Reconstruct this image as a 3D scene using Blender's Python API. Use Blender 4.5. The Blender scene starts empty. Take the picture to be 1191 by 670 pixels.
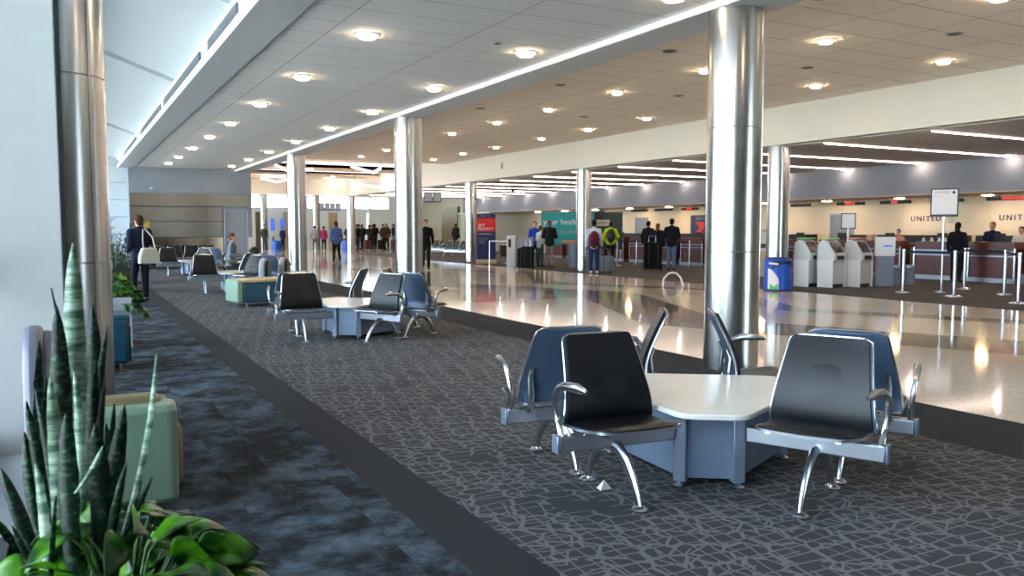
import bpy, math, random
from math import sin, cos, pi, radians as R
from mathutils import Vector, Matrix
S = bpy.context.scene
C = S.collection
random.seed(7)

# ------------------------------------------------------------------ camera
cam = bpy.data.objects.new('camera', bpy.data.cameras.new('camera'))
C.objects.link(cam)
cam.location = (0, 0, 1.4)
cam.rotation_euler = (R(90 - 4.05), 0, R(-28.35))
cam.data.sensor_width = 36
cam.data.lens = 960 / 1191 * 36
cam.data.clip_end = 400
cam.data.dof.use_dof = True
cam.data.dof.focus_distance = 4.2
cam.data.dof.aperture_fstop = 6.3
S.camera = cam
S.view_settings.view_transform = 'Standard'
S.view_settings.look = 'None'
S.view_settings.gamma = 1
S.view_settings.use_curve_mapping = False
S.view_settings.exposure = 1.2
try:
    S.cycles.use_denoising = True
    S.cycles.denoiser = 'OPENIMAGEDENOISE'
    S.cycles.max_bounces = 8
    S.cycles.diffuse_bounces = 4
    S.cycles.glossy_bounces = 4
    S.cycles.transparent_max_bounces = 8
    S.cycles.caustics_reflective = False
    S.cycles.caustics_refractive = False
    S.cycles.sample_clamp_indirect = 6
except Exception:
    pass

# ------------------------------------------------------------------ materials
def srgb(c):
    return tuple(((v / 255) / 12.92 if v / 255 <= .04045 else ((v / 255 + .055) / 1.055) ** 2.4) for v in c[:3]) + (1,)

class NT:
    def __init__(s, name):
        s.m = bpy.data.materials.new(name)
        s.m.use_nodes = True
        s.t = s.m.node_tree
        s.b = s.t.nodes['Principled BSDF']
        s.out = s.t.nodes['Material Output']
    def n(s, typ, **kw):
        nd = s.t.nodes.new(typ)
        for k, v in kw.items():
            if k.startswith('i_'):
                nd.inputs[k[2:].replace('_', ' ')].default_value = v
            else:
                setattr(nd, k, v)
        return nd
    def l(s, a, b):
        s.t.links.new(a, b)
    def math(s, op, a, b=None, c=None, clamp=False):
        nd = s.t.nodes.new('ShaderNodeMath')
        nd.operation = op
        nd.use_clamp = clamp
        for i, v in enumerate((a, b, c)):
            if v is None:
                continue
            if isinstance(v, (int, float)):
                nd.inputs[i].default_value = v
            else:
                s.l(v, nd.inputs[i])
        return nd.outputs[0]
    def mix(s, f, a, b, mode='MIX'):
        nd = s.t.nodes.new('ShaderNodeMix')
        nd.data_type = 'RGBA'
        nd.blend_type = mode
        for idx, v in ((0, f), (6, a), (7, b)):
            if isinstance(v, (int, float)):
                nd.inputs[idx].default_value = v
            elif isinstance(v, tuple):
                nd.inputs[idx].default_value = v
            else:
                s.l(v, nd.inputs[idx])
        return nd.outputs[2]
    def obj(s):
        return s.n('ShaderNodeTexCoord').outputs['Object']
    def pos(s):
        return s.n('ShaderNodeNewGeometry').outputs['Position']
    def sep(s, v):
        nd = s.n('ShaderNodeSeparateXYZ'); s.l(v, nd.inputs[0]); return nd.outputs
    def scale(s, v, sc, rot=(0, 0, 0), loc=(0, 0, 0)):
        nd = s.n('ShaderNodeMapping'); s.l(v, nd.inputs[0])
        nd.inputs['Scale'].default_value = sc
        nd.inputs['Rotation'].default_value = rot
        nd.inputs['Location'].default_value = loc
        return nd.outputs[0]
    def noise(s, v, scale=5, detail=3, rough=.5):
        nd = s.n('ShaderNodeTexNoise'); s.l(v, nd.inputs['Vector'])
        nd.inputs['Scale'].default_value = scale
        nd.inputs['Detail'].default_value = detail
        nd.inputs['Roughness'].default_value = rough
        return nd.outputs['Fac']
    def ramp(s, f, *stops):
        nd = s.n('ShaderNodeValToRGB'); s.l(f, nd.inputs[0])
        e = nd.color_ramp.elements
        while len(e) < len(stops):
            e.new(.5)
        for el, (p, c) in zip(e, stops):
            el.position = p
            el.color = c if len(c) == 4 else srgb(c)
        return nd.outputs[0]
    def bump(s, h, strength=.2, dist=.01):
        nd = s.n('ShaderNodeBump'); s.l(h, nd.inputs['Height'])
        nd.inputs['Strength'].default_value = strength
        nd.inputs['Distance'].default_value = dist
        s.l(nd.outputs[0], s.b.inputs['Normal'])

def mat(name, col, rough=.5, metal=0., spec=.5, var=.08, scale=8, bump=0., emit=None, estr=0., coat=0.):
    t = NT(name)
    c = srgb(col)
    n = t.noise(t.obj(), scale, 4, .6)
    lo = tuple(max(0, v * (1 - var)) for v in c[:3]) + (1,)
    hi = tuple(min(1, v * (1 + var)) for v in c[:3]) + (1,)
    t.l(t.ramp(n, (.3, lo), (.7, hi)), t.b.inputs['Base Color'])
    t.b.inputs['Roughness'].default_value = rough
    t.b.inputs['Metallic'].default_value = metal
    t.b.inputs['Specular IOR Level'].default_value = spec
    t.b.inputs['Coat Weight'].default_value = coat
    if bump:
        t.bump(t.noise(t.obj(), scale * 12, 2), bump, .005)
    if emit:
        t.b.inputs['Emission Color'].default_value = srgb(emit)
        t.b.inputs['Emission Strength'].default_value = estr
    return t.m

M = {}
M['white'] = mat('white_paint', (232, 236, 238), .45, var=.02)
M['pier'] = mat('pier_paint', (226, 232, 232), .4, var=.02)
M['wallgrey'] = mat('grey_paint', (150, 160, 172), .5, var=.03)
M['cream'] = mat('cream_paint', (222, 214, 192), .55, var=.02)
M['fascia'] = mat('fascia_paint', (214, 212, 203), .6, var=.02)
M['beamgrey'] = mat('soffit_paint', (182, 184, 186), .55, var=.02)
M['bulkhead'] = mat('bulkhead_paint', (118, 124, 134), .5, var=.03)
M['brownpaint'] = mat('brown_soffit_paint', (208, 184, 156), .6, var=.03)
M['rearbrown'] = mat('taupe_paint', (74, 58, 46), .6, var=.03)
M['sillstone'] = mat('pale_sill_stone', (196, 204, 212), .4, var=.03)
M['palepanel'] = mat('pale_wall_panel', (226, 219, 206), .5, var=.02)
M['frame'] = mat('window_frame_metal', (120, 128, 134), .35, .8, var=.03)
M['dframe'] = mat('dark_frame_metal', (60, 64, 68), .4, .6)
M['silver'] = mat('cast_aluminium', (205, 208, 212), .24, 1., var=.04)
M['beam'] = mat('silver_beam_metal', (190, 196, 206), .34, 1., var=.03)
M['vinyl'] = mat('black_vinyl', (14, 16, 21), .36, 0, .35, var=.15, scale=20, bump=.05)
M['shell'] = mat('blue_grey_shell', (80, 100, 126), .42, .3, .5, var=.05)
M['tabletop'] = mat('white_laminate', (226, 222, 214), .22, var=.02)
M['tablebase'] = mat('blue_grey_panel', (128, 146, 170), .4, .35, var=.04)
M['tablepost'] = mat('blue_grey_post', (148, 162, 182), .35, .6, var=.03)
M['black'] = mat('black_plastic', (16, 16, 18), .4)
M['screen'] = mat('dark_screen', (22, 20, 24), .15)
M['sage'] = mat('sage_green_vinyl', (132, 160, 138), .42, var=.05, bump=.04)
M['olive'] = mat('olive_tan_vinyl', (132, 120, 84), .45, var=.06, bump=.04)
M['tan'] = mat('tan_vinyl', (190, 165, 125), .45, var=.05)
M['teal'] = mat('teal_vinyl', (16, 74, 96), .42, var=.08, bump=.04)
M['mauve'] = mat('mauve_grey_vinyl', (128, 126, 144), .38, var=.05, bump=.04)
M['lightgrey'] = mat('light_grey_vinyl', (150, 158, 168), .42, var=.05)
M['planterdark'] = mat('dark_planter', (52, 66, 74), .4, var=.1)
M['planterwhite'] = mat('pale_planter', (190, 200, 216), .35, var=.03)
M['soil'] = mat('potting_soil', (66, 56, 48), .95, var=.5, scale=60, bump=.8)
M['brownbowl'] = mat('brown_bowl', (84, 54, 44), .3)
M['wood'] = mat('dark_cherry_wood', (88, 38, 28), .35, var=.25, scale=4)
M['orangewood'] = mat('orange_wood', (196, 120, 60), .4, var=.15)
M['olivepanel'] = mat('olive_panel', (110, 96, 58), .4, .3)
M['kickbase'] = mat('brushed_kick_plate', (150, 156, 164), .35, .8)
M['kiosk'] = mat('kiosk_white', (206, 208, 208), .4, var=.03)
M['kioskgrey'] = mat('kiosk_grey', (120, 132, 148), .45)
M['navy'] = mat('navy_print', (20, 34, 84), .5, var=.05)
M['red'] = mat('red_print', (206, 34, 34), .5, var=.05)
M['tealprint'] = mat('teal_print', (30, 150, 150), .5, var=.08)
M['darkprint'] = mat('dark_print', (34, 40, 40), .4)
M['whiteprint'] = mat('white_print', (235, 235, 235), .5, var=.01)
M['greyprint'] = mat('grey_print', (150, 155, 165), .5)
M['belt'] = mat('navy_belt_fabric', (22, 30, 62), .8)
M['blue'] = mat('bright_blue_plastic', (20, 80, 190), .35, var=.1)
M['green'] = mat('green_print', (90, 190, 90), .4)
M['paper'] = mat('paper', (230, 230, 225), .7, var=.02)
M['skin'] = mat('skin', (196, 146, 120), .55, var=.05)
M['skindark'] = mat('dark_skin', (92, 60, 46), .55, var=.05)
M['eye'] = mat('eye_dark', (20, 16, 14), .2)
M['shoe'] = mat('shoe_leather', (26, 24, 24), .5)
M['canvas'] = mat('cream_canvas', (206, 204, 190), .8, var=.05)
M['led'] = mat('disc_light_glass', (255, 240, 215), .4, emit=(255, 226, 186), estr=38)
M['linear'] = mat('linear_light_glass', (255, 235, 225), .4, emit=(255, 226, 212), estr=9)
M['endlamp'] = mat('end_lamp_glass', (255, 235, 220), .4, emit=(255, 226, 205), estr=90)
M['cove'] = mat('cove_light_glass', (240, 245, 250), .4, emit=(235, 245, 255), estr=.7)
M['strip'] = mat('edge_strip_glow', (240, 240, 238), .4, emit=(240, 240, 240), estr=.35)  # beam face catching window light; its brightness is put in as glow
M['redled'] = mat('red_led_text', (200, 30, 30), .4, emit=(255, 60, 50), estr=1.2)
M['bluescreen'] = mat('blue_lit_screen', (60, 90, 190), .3, emit=(80, 110, 210), estr=.35)
M['greyscreen'] = mat('grey_lit_screen', (100, 100, 105), .3, emit=(110, 112, 118), estr=.5)
M['lampwarm'] = mat('soffit_light_glass', (255, 230, 190), .4, emit=(255, 212, 160), estr=55)
M['blind'] = mat('pale_green_blind', (176, 186, 160), .6)
M['plinth'] = mat('plinth_tan', (190, 170, 140), .5)
M['exterior'] = mat('exterior_concrete', (214, 212, 206), .9, var=.06, scale=.2)

def steel(name, col, rough, aniso=0., bmp=.012, streak=(40, 40, .6)):
    t = NT(name)
    p = t.obj()
    n = t.noise(t.scale(p, streak), 1.5, 4, .6)
    n2 = t.noise(t.scale(p, (1.5, 1.5, 3)), 1.2, 3, .6)
    c = srgb(col)
    lo = tuple(v * .9 for v in c[:3]) + (1,)
    t.l(t.ramp(n2, (.3, lo), (.65, c)), t.b.inputs['Base Color'])
    t.b.inputs['Metallic'].default_value = 1
    r = t.math('MULTIPLY_ADD', n2, .07, rough - .03)
    t.l(r, t.b.inputs['Roughness'])
    t.b.inputs['Anisotropic'].default_value = aniso
    t.bump(n, bmp, .002)
    return t.m
M['steelcol'] = steel('brushed_steel_cladding', (190, 190, 188), .24, streak=(1.2, 1.2, 40))
M['steelwall'] = steel('brushed_steel_panel', (122, 116, 108), .30, .6, 0, streak=(60, 60, .5))
M['steelpolish'] = steel('polished_steel_panel', (112, 96, 80), .14, 0., 0, streak=(30, 30, .5))

def tiles(name, col, tx, ty, off=0., line=.012, lcol=.62, ang=0, x0=0, y0=0):
    """acoustic tile ceiling: joints across x every tx and across y every ty, metres"""
    t = NT(name)
    p = t.sep(t.pos())
    fy = t.math('FRACT', t.math('DIVIDE', t.math('ADD', p[1], 100 - y0), ty))
    ly = t.math('LESS_THAN', fy, line / ty)
    fx = t.math('FRACT', t.math('DIVIDE', t.math('ADD', p[0], 100 * tx - x0), tx))
    lx = t.math('LESS_THAN', fx, line / tx)
    f = t.math('MAXIMUM', lx, ly)
    c = srgb(col)
    n = t.noise(t.scale(t.pos(), (1, 1, 1)), 25, 4, .7)
    base = t.ramp(n, (.3, tuple(v * .93 for v in c[:3]) + (1,)), (.7, c))
    t.l(t.mix(f, base, tuple(v * lcol for v in c[:3]) + (1,)), t.b.inputs['Base Color'])
    t.b.inputs['Roughness'].default_value = .8
    h = t.math('SUBTRACT', 1, f)
    t.bump(h, .4, .01)
    return t.m
M['ceilL'] = tiles('grey_ceiling_tile', (208, 206, 205), 1.5, .6, lcol=.4, line=.014, x0=2.67, y0=2.0)
M['ceilR'] = tiles('warm_ceiling_tile', (236, 226, 214), 1.5, .75, lcol=.4, line=.018, x0=9.86, y0=0)
M['ceilD'] = tiles('counter_ceiling_tile', (226, 220, 214), 1.5, .6, x0=15.5, y0=0)
M['ceilU'] = tiles('pale_linear_ceiling', (196, 204, 208), 50, .12, line=.012, lcol=.78)
M['panelwhite'] = mat('white_metal_panel', (232, 238, 242), .35, var=.02)

def floor_mats():
    # patterned seating carpet: pale lines of broken cracks over charcoal
    t = NT('cracked_line_carpet')
    p = t.pos()
    warp = t.n('ShaderNodeVectorMath', operation='ADD')
    nz = t.n('ShaderNodeTexNoise'); t.l(p, nz.inputs['Vector']); nz.inputs['Scale'].default_value = .9
    sc = t.n('ShaderNodeVectorMath', operation='SCALE'); t.l(nz.outputs['Color'], sc.inputs[0]); sc.inputs['Scale'].default_value = .10
    t.l(p, warp.inputs[0]); t.l(sc.outputs[0], warp.inputs[1])
    def lines(scl, rot, rnd, wd, th, mk):
        v = t.n('ShaderNodeTexVoronoi', feature='DISTANCE_TO_EDGE', voronoi_dimensions='2D')
        t.l(t.scale(warp.outputs[0], scl, (0, 0, rot)), v.inputs['Vector'])
        v.inputs['Scale'].default_value = 1
        v.inputs['Randomness'].default_value = rnd
        ln = t.math('LESS_THAN', v.outputs['Distance'], wd)
        m = t.noise(t.scale(p, (1, 1, 1), (0, 0, 0), (mk, mk, 0)), 1.9, 2)
        return t.math('MULTIPLY', ln, t.math('GREATER_THAN', m, th))
    a = lines((5.2, 12.5, 1), .10, .52, .06, .36, 0)
    b = lines((13, 5.0, 1), .22, .52, .06, .42, 7)
    c = lines((4.0, 6.2, 1), .55, 1., .028, .50, 19)
    f = t.math('MAXIMUM', t.math('MAXIMUM', a, b), c)
    fine = t.noise(p, 260, 2, .7)
    big = t.noise(p, 1.1, 3)
    dark = t.ramp(fine, (.3, (50, 50, 54)), (.7, (78, 79, 84)))
    lite = t.ramp(fine, (.3, (118, 119, 122)), (.7, (158, 159, 162)))
    brown = t.mix(t.ramp(big, (.5, (0, 0, 0, 1)), (.75, (.5, .5, .5, 1))), dark, srgb((72, 66, 62)))
    f2 = t.math('MULTIPLY', f, .5)
    t.l(t.mix(f2, brown, lite), t.b.inputs['Base Color'])
    t.b.inputs['Roughness'].default_value = .95
    t.b.inputs['Specular IOR Level'].default_value = .2
    t.bump(fine, .5, .004)
    M['carpet'] = t.m
    # plain dark border
    t = NT('charcoal_border_carpet')
    p = t.pos()
    fine = t.noise(p, 260, 2, .7)
    t.l(t.ramp(fine, (.3, (38, 40, 44)), (.7, (62, 64, 69))), t.b.inputs['Base Color'])
    t.b.inputs['Roughness'].default_value = .95
    t.b.inputs['Specular IOR Level'].default_value = .2
    t.bump(fine, .5, .004)
    M['border'] = t.m
    # mottled window side carpet planks
    t = NT('mottled_blue_carpet')
    p = t.pos()
    br = t.n('ShaderNodeTexBrick')
    t.l(t.scale(p, (1, 1, 1), (0, 0, pi / 2)), br.inputs['Vector'])
    br.inputs['Scale'].default_value = 1
    br.inputs['Brick Width'].default_value = 1.0
    br.inputs['Row Height'].default_value = .25
    br.inputs['Mortar Size'].default_value = 0
    br.inputs['Color1'].default_value = (0, 0, 0, 1)
    br.inputs['Color2'].default_value = (1, 1, 1, 1)
    off = t.n('ShaderNodeVectorMath', operation='MULTIPLY_ADD')
    t.l(br.outputs['Color'], off.inputs[0]); off.inputs[1].default_value = (.35, .35, 0); t.l(p, off.inputs[2])
    n = t.noise(off.outputs[0], 2.6, 7, .72)
    fine = t.noise(p, 240, 2, .7)
    base = t.ramp(n, (.42, (22, 24, 28)), (.49, (54, 64, 74)), (.62, (98, 114, 130)))
    t.l(t.mix(t.math('MULTIPLY', fine, .5), base, srgb((44, 48, 54))), t.b.inputs['Base Color'])
    t.b.inputs['Roughness'].default_value = .95
    t.b.inputs['Specular IOR Level'].default_value = .2
    t.bump(fine, .5, .004)
    M['bluecarpet'] = t.m
    # counter carpet
    t = NT('dark_brown_grey_carpet')
    p = t.pos()
    n = t.noise(t.scale(p, (1, 4, 1)), 1.4, 5, .7)
    t.l(t.ramp(n, (.35, (44, 42, 42)), (.65, (84, 78, 74))), t.b.inputs['Base Color'])
    t.b.inputs['Roughness'].default_value = .95
    M['brcarpet'] = t.m
    # terrazzo with zigzag taupe bands
    t = NT('polished_terrazzo')
    p = t.pos(); q = t.sep(p)
    tri = t.math('PINGPONG', t.math('ADD', q[1], 100.2), 5.0)
    e = t.math('MULTIPLY_ADD', tri, .42, 7.5)
    d = t.math('SUBTRACT', q[0], e)
    band = t.math('MULTIPLY', t.math('GREATER_THAN', d, 0), t.math('LESS_THAN', d, 1.5))
    d2 = t.math('SUBTRACT', t.math('MULTIPLY_ADD', t.math('PINGPONG', t.math('ADD', q[1], 103), 4.2), -.5, 13.6), q[0])
    band2 = t.math('MULTIPLY', t.math('GREATER_THAN', d2, 0), t.math('LESS_THAN', d2, .7))
    red = t.math('MULTIPLY', t.math('LESS_THAN', d, 0), t.math('GREATER_THAN', q[1], 14.3))
    red = t.math('MULTIPLY', red, t.math('LESS_THAN', q[1], 17.5))
    red = t.math('MULTIPLY', red, t.math('GREATER_THAN', q[0], 6.9))
    v = t.n('ShaderNodeTexVoronoi'); t.l(p, v.inputs['Vector']); v.inputs['Scale'].default_value = 70
    chip = t.sep(v.outputs['Color'])[0]
    base = t.ramp(chip, (.1, (216, 202, 182)), (.6, (230, 216, 197)), (.95, (242, 230, 214)))
    taupe = t.ramp(chip, (.1, (122, 112, 104)), (.9, (150, 138, 128)))
    rr = t.ramp(chip, (.1, (136, 92, 84)), (.9, (164, 118, 108)))
    c = t.mix(band, base, taupe)
    c = t.mix(t.math('MULTIPLY', band2, .8), c, taupe)
    c = t.mix(t.math('MULTIPLY', red, .6), c, rr)
    t.l(c, t.b.inputs['Base Color'])
    n = t.noise(t.scale(p, (.5, .5, .5)), 1.5, 3)
    t.l(t.math('MULTIPLY_ADD', n, .06, .05), t.b.inputs['Roughness'])
    t.b.inputs['Specular IOR Level'].default_value = .55
    t.b.inputs['Coat Weight'].default_value = .0
    t.b.inputs['Coat Roughness'].default_value = .05
    t.bump(t.noise(p, 2.5, 2), .03, .02)
    M['terrazzo'] = t.m
floor_mats()

def glass_mat():
    t = NT('clear_window_glass')
    tr = t.n('ShaderNodeBsdfTransparent'); tr.inputs[0].default_value = (.93, .97, .98, 1)
    gl = t.n('ShaderNodeBsdfGlossy'); gl.inputs['Roughness'].default_value = .02
    fr = t.n('ShaderNodeFresnel'); fr.inputs[0].default_value = 1.4
    mx = t.n('ShaderNodeMixShader')
    t.l(fr.outputs[0], mx.inputs[0]); t.l(tr.outputs[0], mx.inputs[1]); t.l(gl.outputs[0], mx.inputs[2])
    t.l(mx.outputs[0], t.out.inputs['Surface'])
    return t.m
M['glass'] = glass_mat()

def leaf_mats():
    t = NT('snake_plant_leaf')
    p = t.obj()
    d = t.n('ShaderNodeTexNoise'); t.l(t.scale(p, (60, 60, 130)), d.inputs['Vector']); d.inputs['Scale'].default_value = 1; d.inputs['Detail'].default_value = 4
    uv = t.n('ShaderNodeUVMap')
    u = t.sep(uv.outputs[0])[0]
    c = t.ramp(d.outputs['Fac'], (.38, (9, 24, 19)), (.54, (20, 46, 34)), (.68, (66, 98, 76)))
    t.l(c, t.b.inputs['Base Color'])
    t.b.inputs['Roughness'].default_value = .38
    t.b.inputs['Specular IOR Level'].default_value = .3
    M['snake'] = t.m
    t = NT('pale_snake_leaf')
    p = t.obj()
    d = t.noise(t.scale(p, (12, 12, 60)), 1, 4, .6)
    t.l(t.ramp(d, (.4, (60, 98, 78)), (.55, (150, 178, 150)), (.7, (196, 212, 190))), t.b.inputs['Base Color'])
    t.b.inputs['Roughness'].default_value = .4
    M['snakepale'] = t.m
    for nm, a, b in (('pothos', (12, 58, 10), (84, 152, 22)), ('darkleaf', (14, 44, 22), (40, 84, 40))):
        t = NT(nm + '_leaf')
        n = t.noise(t.obj(), 16, 2)
        t.l(t.ramp(n, (.42, a), (.62, b)), t.b.inputs['Base Color'])
        t.b.inputs['Roughness'].default_value = .32
        t.b.inputs['Subsurface Weight'].default_value = .0
        M[nm] = t.m
leaf_mats()

# ------------------------------------------------------------------ mesh builder
class MB:
    def __init__(s):
        s.v = []; s.f = []
    def add(s, vs, fs, mtx=None):
        b = len(s.v)
        s.v += [tuple(mtx @ Vector(v)) if mtx else tuple(v) for v in vs]
        s.f += [tuple(i + b for i in f) for f in fs]
        return s
    def box(s, x0, x1, y0, y1, z0, z1, mtx=None):
        vs = [(x, y, z) for z in (z0, z1) for y in (y0, y1) for x in (x0, x1)]
        return s.add(vs, [(0, 2, 3, 1), (4, 5, 7, 6), (0, 1, 5, 4), (2, 6, 7, 3), (0, 4, 6, 2), (1, 3, 7, 5)], mtx)
    def cyl(s, x, y, z0, z1, r, n=24, r2=None, mtx=None):
        r2 = r if r2 is None else r2
        vs = [(x + r * cos(2 * pi * i / n), y + r * sin(2 * pi * i / n), z0) for i in range(n)]
        vs += [(x + r2 * cos(2 * pi * i / n), y + r2 * sin(2 * pi * i / n), z1) for i in range(n)]
        fs = [(i, (i + 1) % n, n + (i + 1) % n, n + i) for i in range(n)] + [tuple(range(n))[::-1], tuple(range(n, 2 * n))]
        return s.add(vs, fs, mtx)
    def lathe(s, prof, x=0, y=0, n=24, mtx=None):
        vs = []; fs = []
        for r, z in prof:
            vs += [(x + r * cos(2 * pi * i / n), y + r * sin(2 * pi * i / n), z) for i in range(n)]
        for k in range(len(prof) - 1):
            for i in range(n):
                j = (i + 1) % n
                fs.append((k * n + i, k * n + j, (k + 1) * n + j, (k + 1) * n + i))
        fs += [tuple(range(n))[::-1], tuple(range((len(prof) - 1) * n, len(prof) * n))]
        return s.add(vs, fs, mtx)
    def prism(s, pts, z0, z1, mtx=None):
        n = len(pts)
        vs = [(p[0], p[1], z0) for p in pts] + [(p[0], p[1], z1) for p in pts]
        fs = [(i, (i + 1) % n, n + (i + 1) % n, n + i) for i in range(n)] + [tuple(range(n))[::-1], tuple(range(n, 2 * n))]
        return s.add(vs, fs, mtx)
    def tube(s, path, rad, n=8, flat=1.0, side=None, mtx=None):
        """swept tube along path; rad may be a list; flat scales the cross-section along 'side'"""
        P = [Vector(p) for p in path]
        if not isinstance(rad, (list, tuple)):
            rad = [rad] * len(P)
        vs = []; fs = []
        ref = Vector(side) if side else None
        prev = None
        for k, p in enumerate(P):
            t = (P[min(k + 1, len(P) - 1)] - P[max(k - 1, 0)]).normalized()
            if ref is not None:
                a = (ref - t * ref.dot(t))
            elif prev is None:
                a = t.orthogonal()
            else:
                a = prev - t * prev.dot(t)
            a.normalize(); prev = a
            b = t.cross(a)
            for i in range(n):
                w = 2 * pi * i / n
                vs.append(p + a * cos(w) * rad[k] * flat + b * sin(w) * rad[k])
        for k in range(len(P) - 1):
            for i in range(n):
                j = (i + 1) % n
                fs.append((k * n + i, k * n + j, (k + 1) * n + j, (k + 1) * n + i))
        fs += [tuple(range(n))[::-1], tuple(range((len(P) - 1) * n, len(P) * n))]
        return s.add(vs, fs, mtx)
    def ell(s, c, r, nu=12, nv=8, mtx=None):
        vs = [(c[0], c[1], c[2] - r[2])]
        for k in range(1, nv):
            a = -pi / 2 + pi * k / nv
            vs += [(c[0] + r[0] * cos(a) * cos(2 * pi * i / nu), c[1] + r[1] * cos(a) * sin(2 * pi * i / nu), c[2] + r[2] * sin(a)) for i in range(nu)]
        vs.append((c[0], c[1], c[2] + r[2]))
        fs = [(0, 1 + (i + 1) % nu, 1 + i) for i in range(nu)]
        for k in range(nv - 2):
            for i in range(nu):
                j = (i + 1) % nu
                fs.append((1 + k * nu + i, 1 + k * nu + j, 1 + (k + 1) * nu + j, 1 + (k + 1) * nu + i))
        b = 1 + (nv - 2) * nu; top = len(vs) - 1
        fs += [(b + i, b + (i + 1) % nu, top) for i in range(nu)]
        return s.add(vs, fs, mtx)
    def cap(s, a, ra, b, rb, n=10, flat=1.0):
        """tapered capsule from a to b; flat squeezes it in y"""
        a = Vector(a); b = Vector(b); t = (b - a).normalized() if (b - a).length > 1e-6 else Vector((0, 0, 1))
        path = []; rad = []
        for q in (-1, -.8, -.5, 0):
            path.append(a + t * ra * q); rad.append(max(.002, ra * math.sqrt(max(0, 1 - q * q))))
        for q in (0, .5, .8, 1):
            path.append(b + t * rb * q); rad.append(max(.002, rb * math.sqrt(max(0, 1 - q * q))))
        b0 = len(s.v)
        s.tube(path, rad, n)
        if flat != 1.0:
            L = (b - a).length_squared or 1
            for i in range(b0, len(s.v)):
                v = Vector(s.v[i]); k = max(0, min(1, (v - a).dot(b - a) / L)); c = a + (b - a) * k
                s.v[i] = (v.x, c.y + (v.y - c.y) * flat, v.z)
        return s
    def build(s, name, m, parent=None, bevel=0., smooth=True, loc=None, rot=None):
        me = bpy.data.meshes.new(name)
        me.from_pydata(s.v, [], s.f)
        me.validate()
        import bmesh
        bm = bmesh.new(); bm.from_mesh(me)
        bmesh.ops.recalc_face_normals(bm, faces=bm.faces)
        bm.to_mesh(me); bm.free()
        o = bpy.data.objects.new(name, me)
        C.objects.link(o)
        for mm in (m if isinstance(m, list) else [m]):
            me.materials.append(M[mm] if isinstance(mm, str) else mm)
        if parent:
            o.parent = parent
        if bevel:
            bv = o.modifiers.new('bevel', 'BEVEL'); bv.width = bevel; bv.segments = 2; bv.limit_method = 'ANGLE'; bv.angle_limit = R(40)
        if smooth:
            try:
                me.shade_smooth()
                me.set_sharp_from_angle(angle=R(38))
            except Exception:
                pass
        if loc: o.location = loc
        if rot: o.rotation_euler = rot
        return o

def tag(o, label, cat, group=None, kind=None):
    if label: o['label'] = label
    if cat: o['category'] = cat
    if group: o['group'] = group
    if kind: o['kind'] = kind
    return o
def thing(name, label, cat, loc=(0, 0, 0), rz=0, group=None):
    o = bpy.data.objects.new(name, None); C.objects.link(o)
    o.empty_display_size = .1
    o.location = loc; o.rotation_euler = (0, 0, rz)
    return tag(o, label, cat, group)
def struct(name, mb, m, bevel=0, parent=None):
    o = mb.build(name, m, parent, bevel, smooth=False)
    if not parent: o['kind'] = 'structure'
    return o
def dup(root, loc, rz, label=None, group=None):
    r = root.copy(); C.objects.link(r); r.location = loc; r.rotation_euler = (0, 0, rz)
    if label: r['label'] = label
    if group: r['group'] = group
    for ch in list(root.children):
        c = ch.copy(); C.objects.link(c); c.parent = r
        for g in list(ch.children):
            d = g.copy(); C.objects.link(d); d.parent = c
    return r
def text(name, body, size, m, parent, loc, rot, ext=.002, align='CENTER', spacing=1.0, sx=1.0):
    cu = bpy.data.curves.new(name, 'FONT')
    cu.body = body; cu.size = size; cu.extrude = ext; cu.align_x = align; cu.align_y = 'CENTER'; cu.space_character = spacing
    cu.resolution_u = 3
    o = bpy.data.objects.new(name, cu); C.objects.link(o)
    cu.materials.append(M[m])
    dg = bpy.context.evaluated_depsgraph_get()
    me = bpy.data.meshes.new_from_object(o.evaluated_get(dg))
    bpy.data.objects.remove(o); bpy.data.curves.remove(cu)
    o = bpy.data.objects.new(name, me); C.objects.link(o)
    o.parent = parent; o.location = loc; o.rotation_euler = rot
    o.scale = (sx, 1, 1)
    return o
ORD = ['first', 'second', 'third', 'fourth', 'fifth', 'sixth', 'seventh', 'eighth', 'ninth', 'tenth', 'eleventh', 'twelfth', 'thirteenth', 'fourteenth', 'fifteenth', 'sixteenth']

# ------------------------------------------------------------------ the setting
Y0 = -6.0
XR = 25.6
YF = 62.0
# floors
struct('floor', MB().box(-.55, 1.42, Y0, 33, -.2, 0), 'bluecarpet')
struct('floor_sill', MB().box(-.5, -.2, Y0, 33, -.1, .02), 'sillstone')
struct('floor_border', MB().box(1.42, 1.72, Y0, 33, -.2, 0), 'border')
struct('floor_carpet', MB().box(1.72, 5.08, Y0, 33, -.2, 0), 'carpet')
struct('floor_border', MB().box(5.08, 6.05, Y0, 33, -.2, 0), 'border')
struct('floor_terrazzo', MB().box(6.05, 14.45, Y0, YF, -.2, 0).box(-.55, 6.05, 33, YF, -.2, 0), 'terrazzo')
struct('floor_counter_carpet', MB().box(14.45, XR + .4, Y0, 47, -.2, 0), 'brcarpet')
struct('floor_far', MB().box(14.45, XR + .4, 47, YF, -.2, 0), 'terrazzo')
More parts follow.
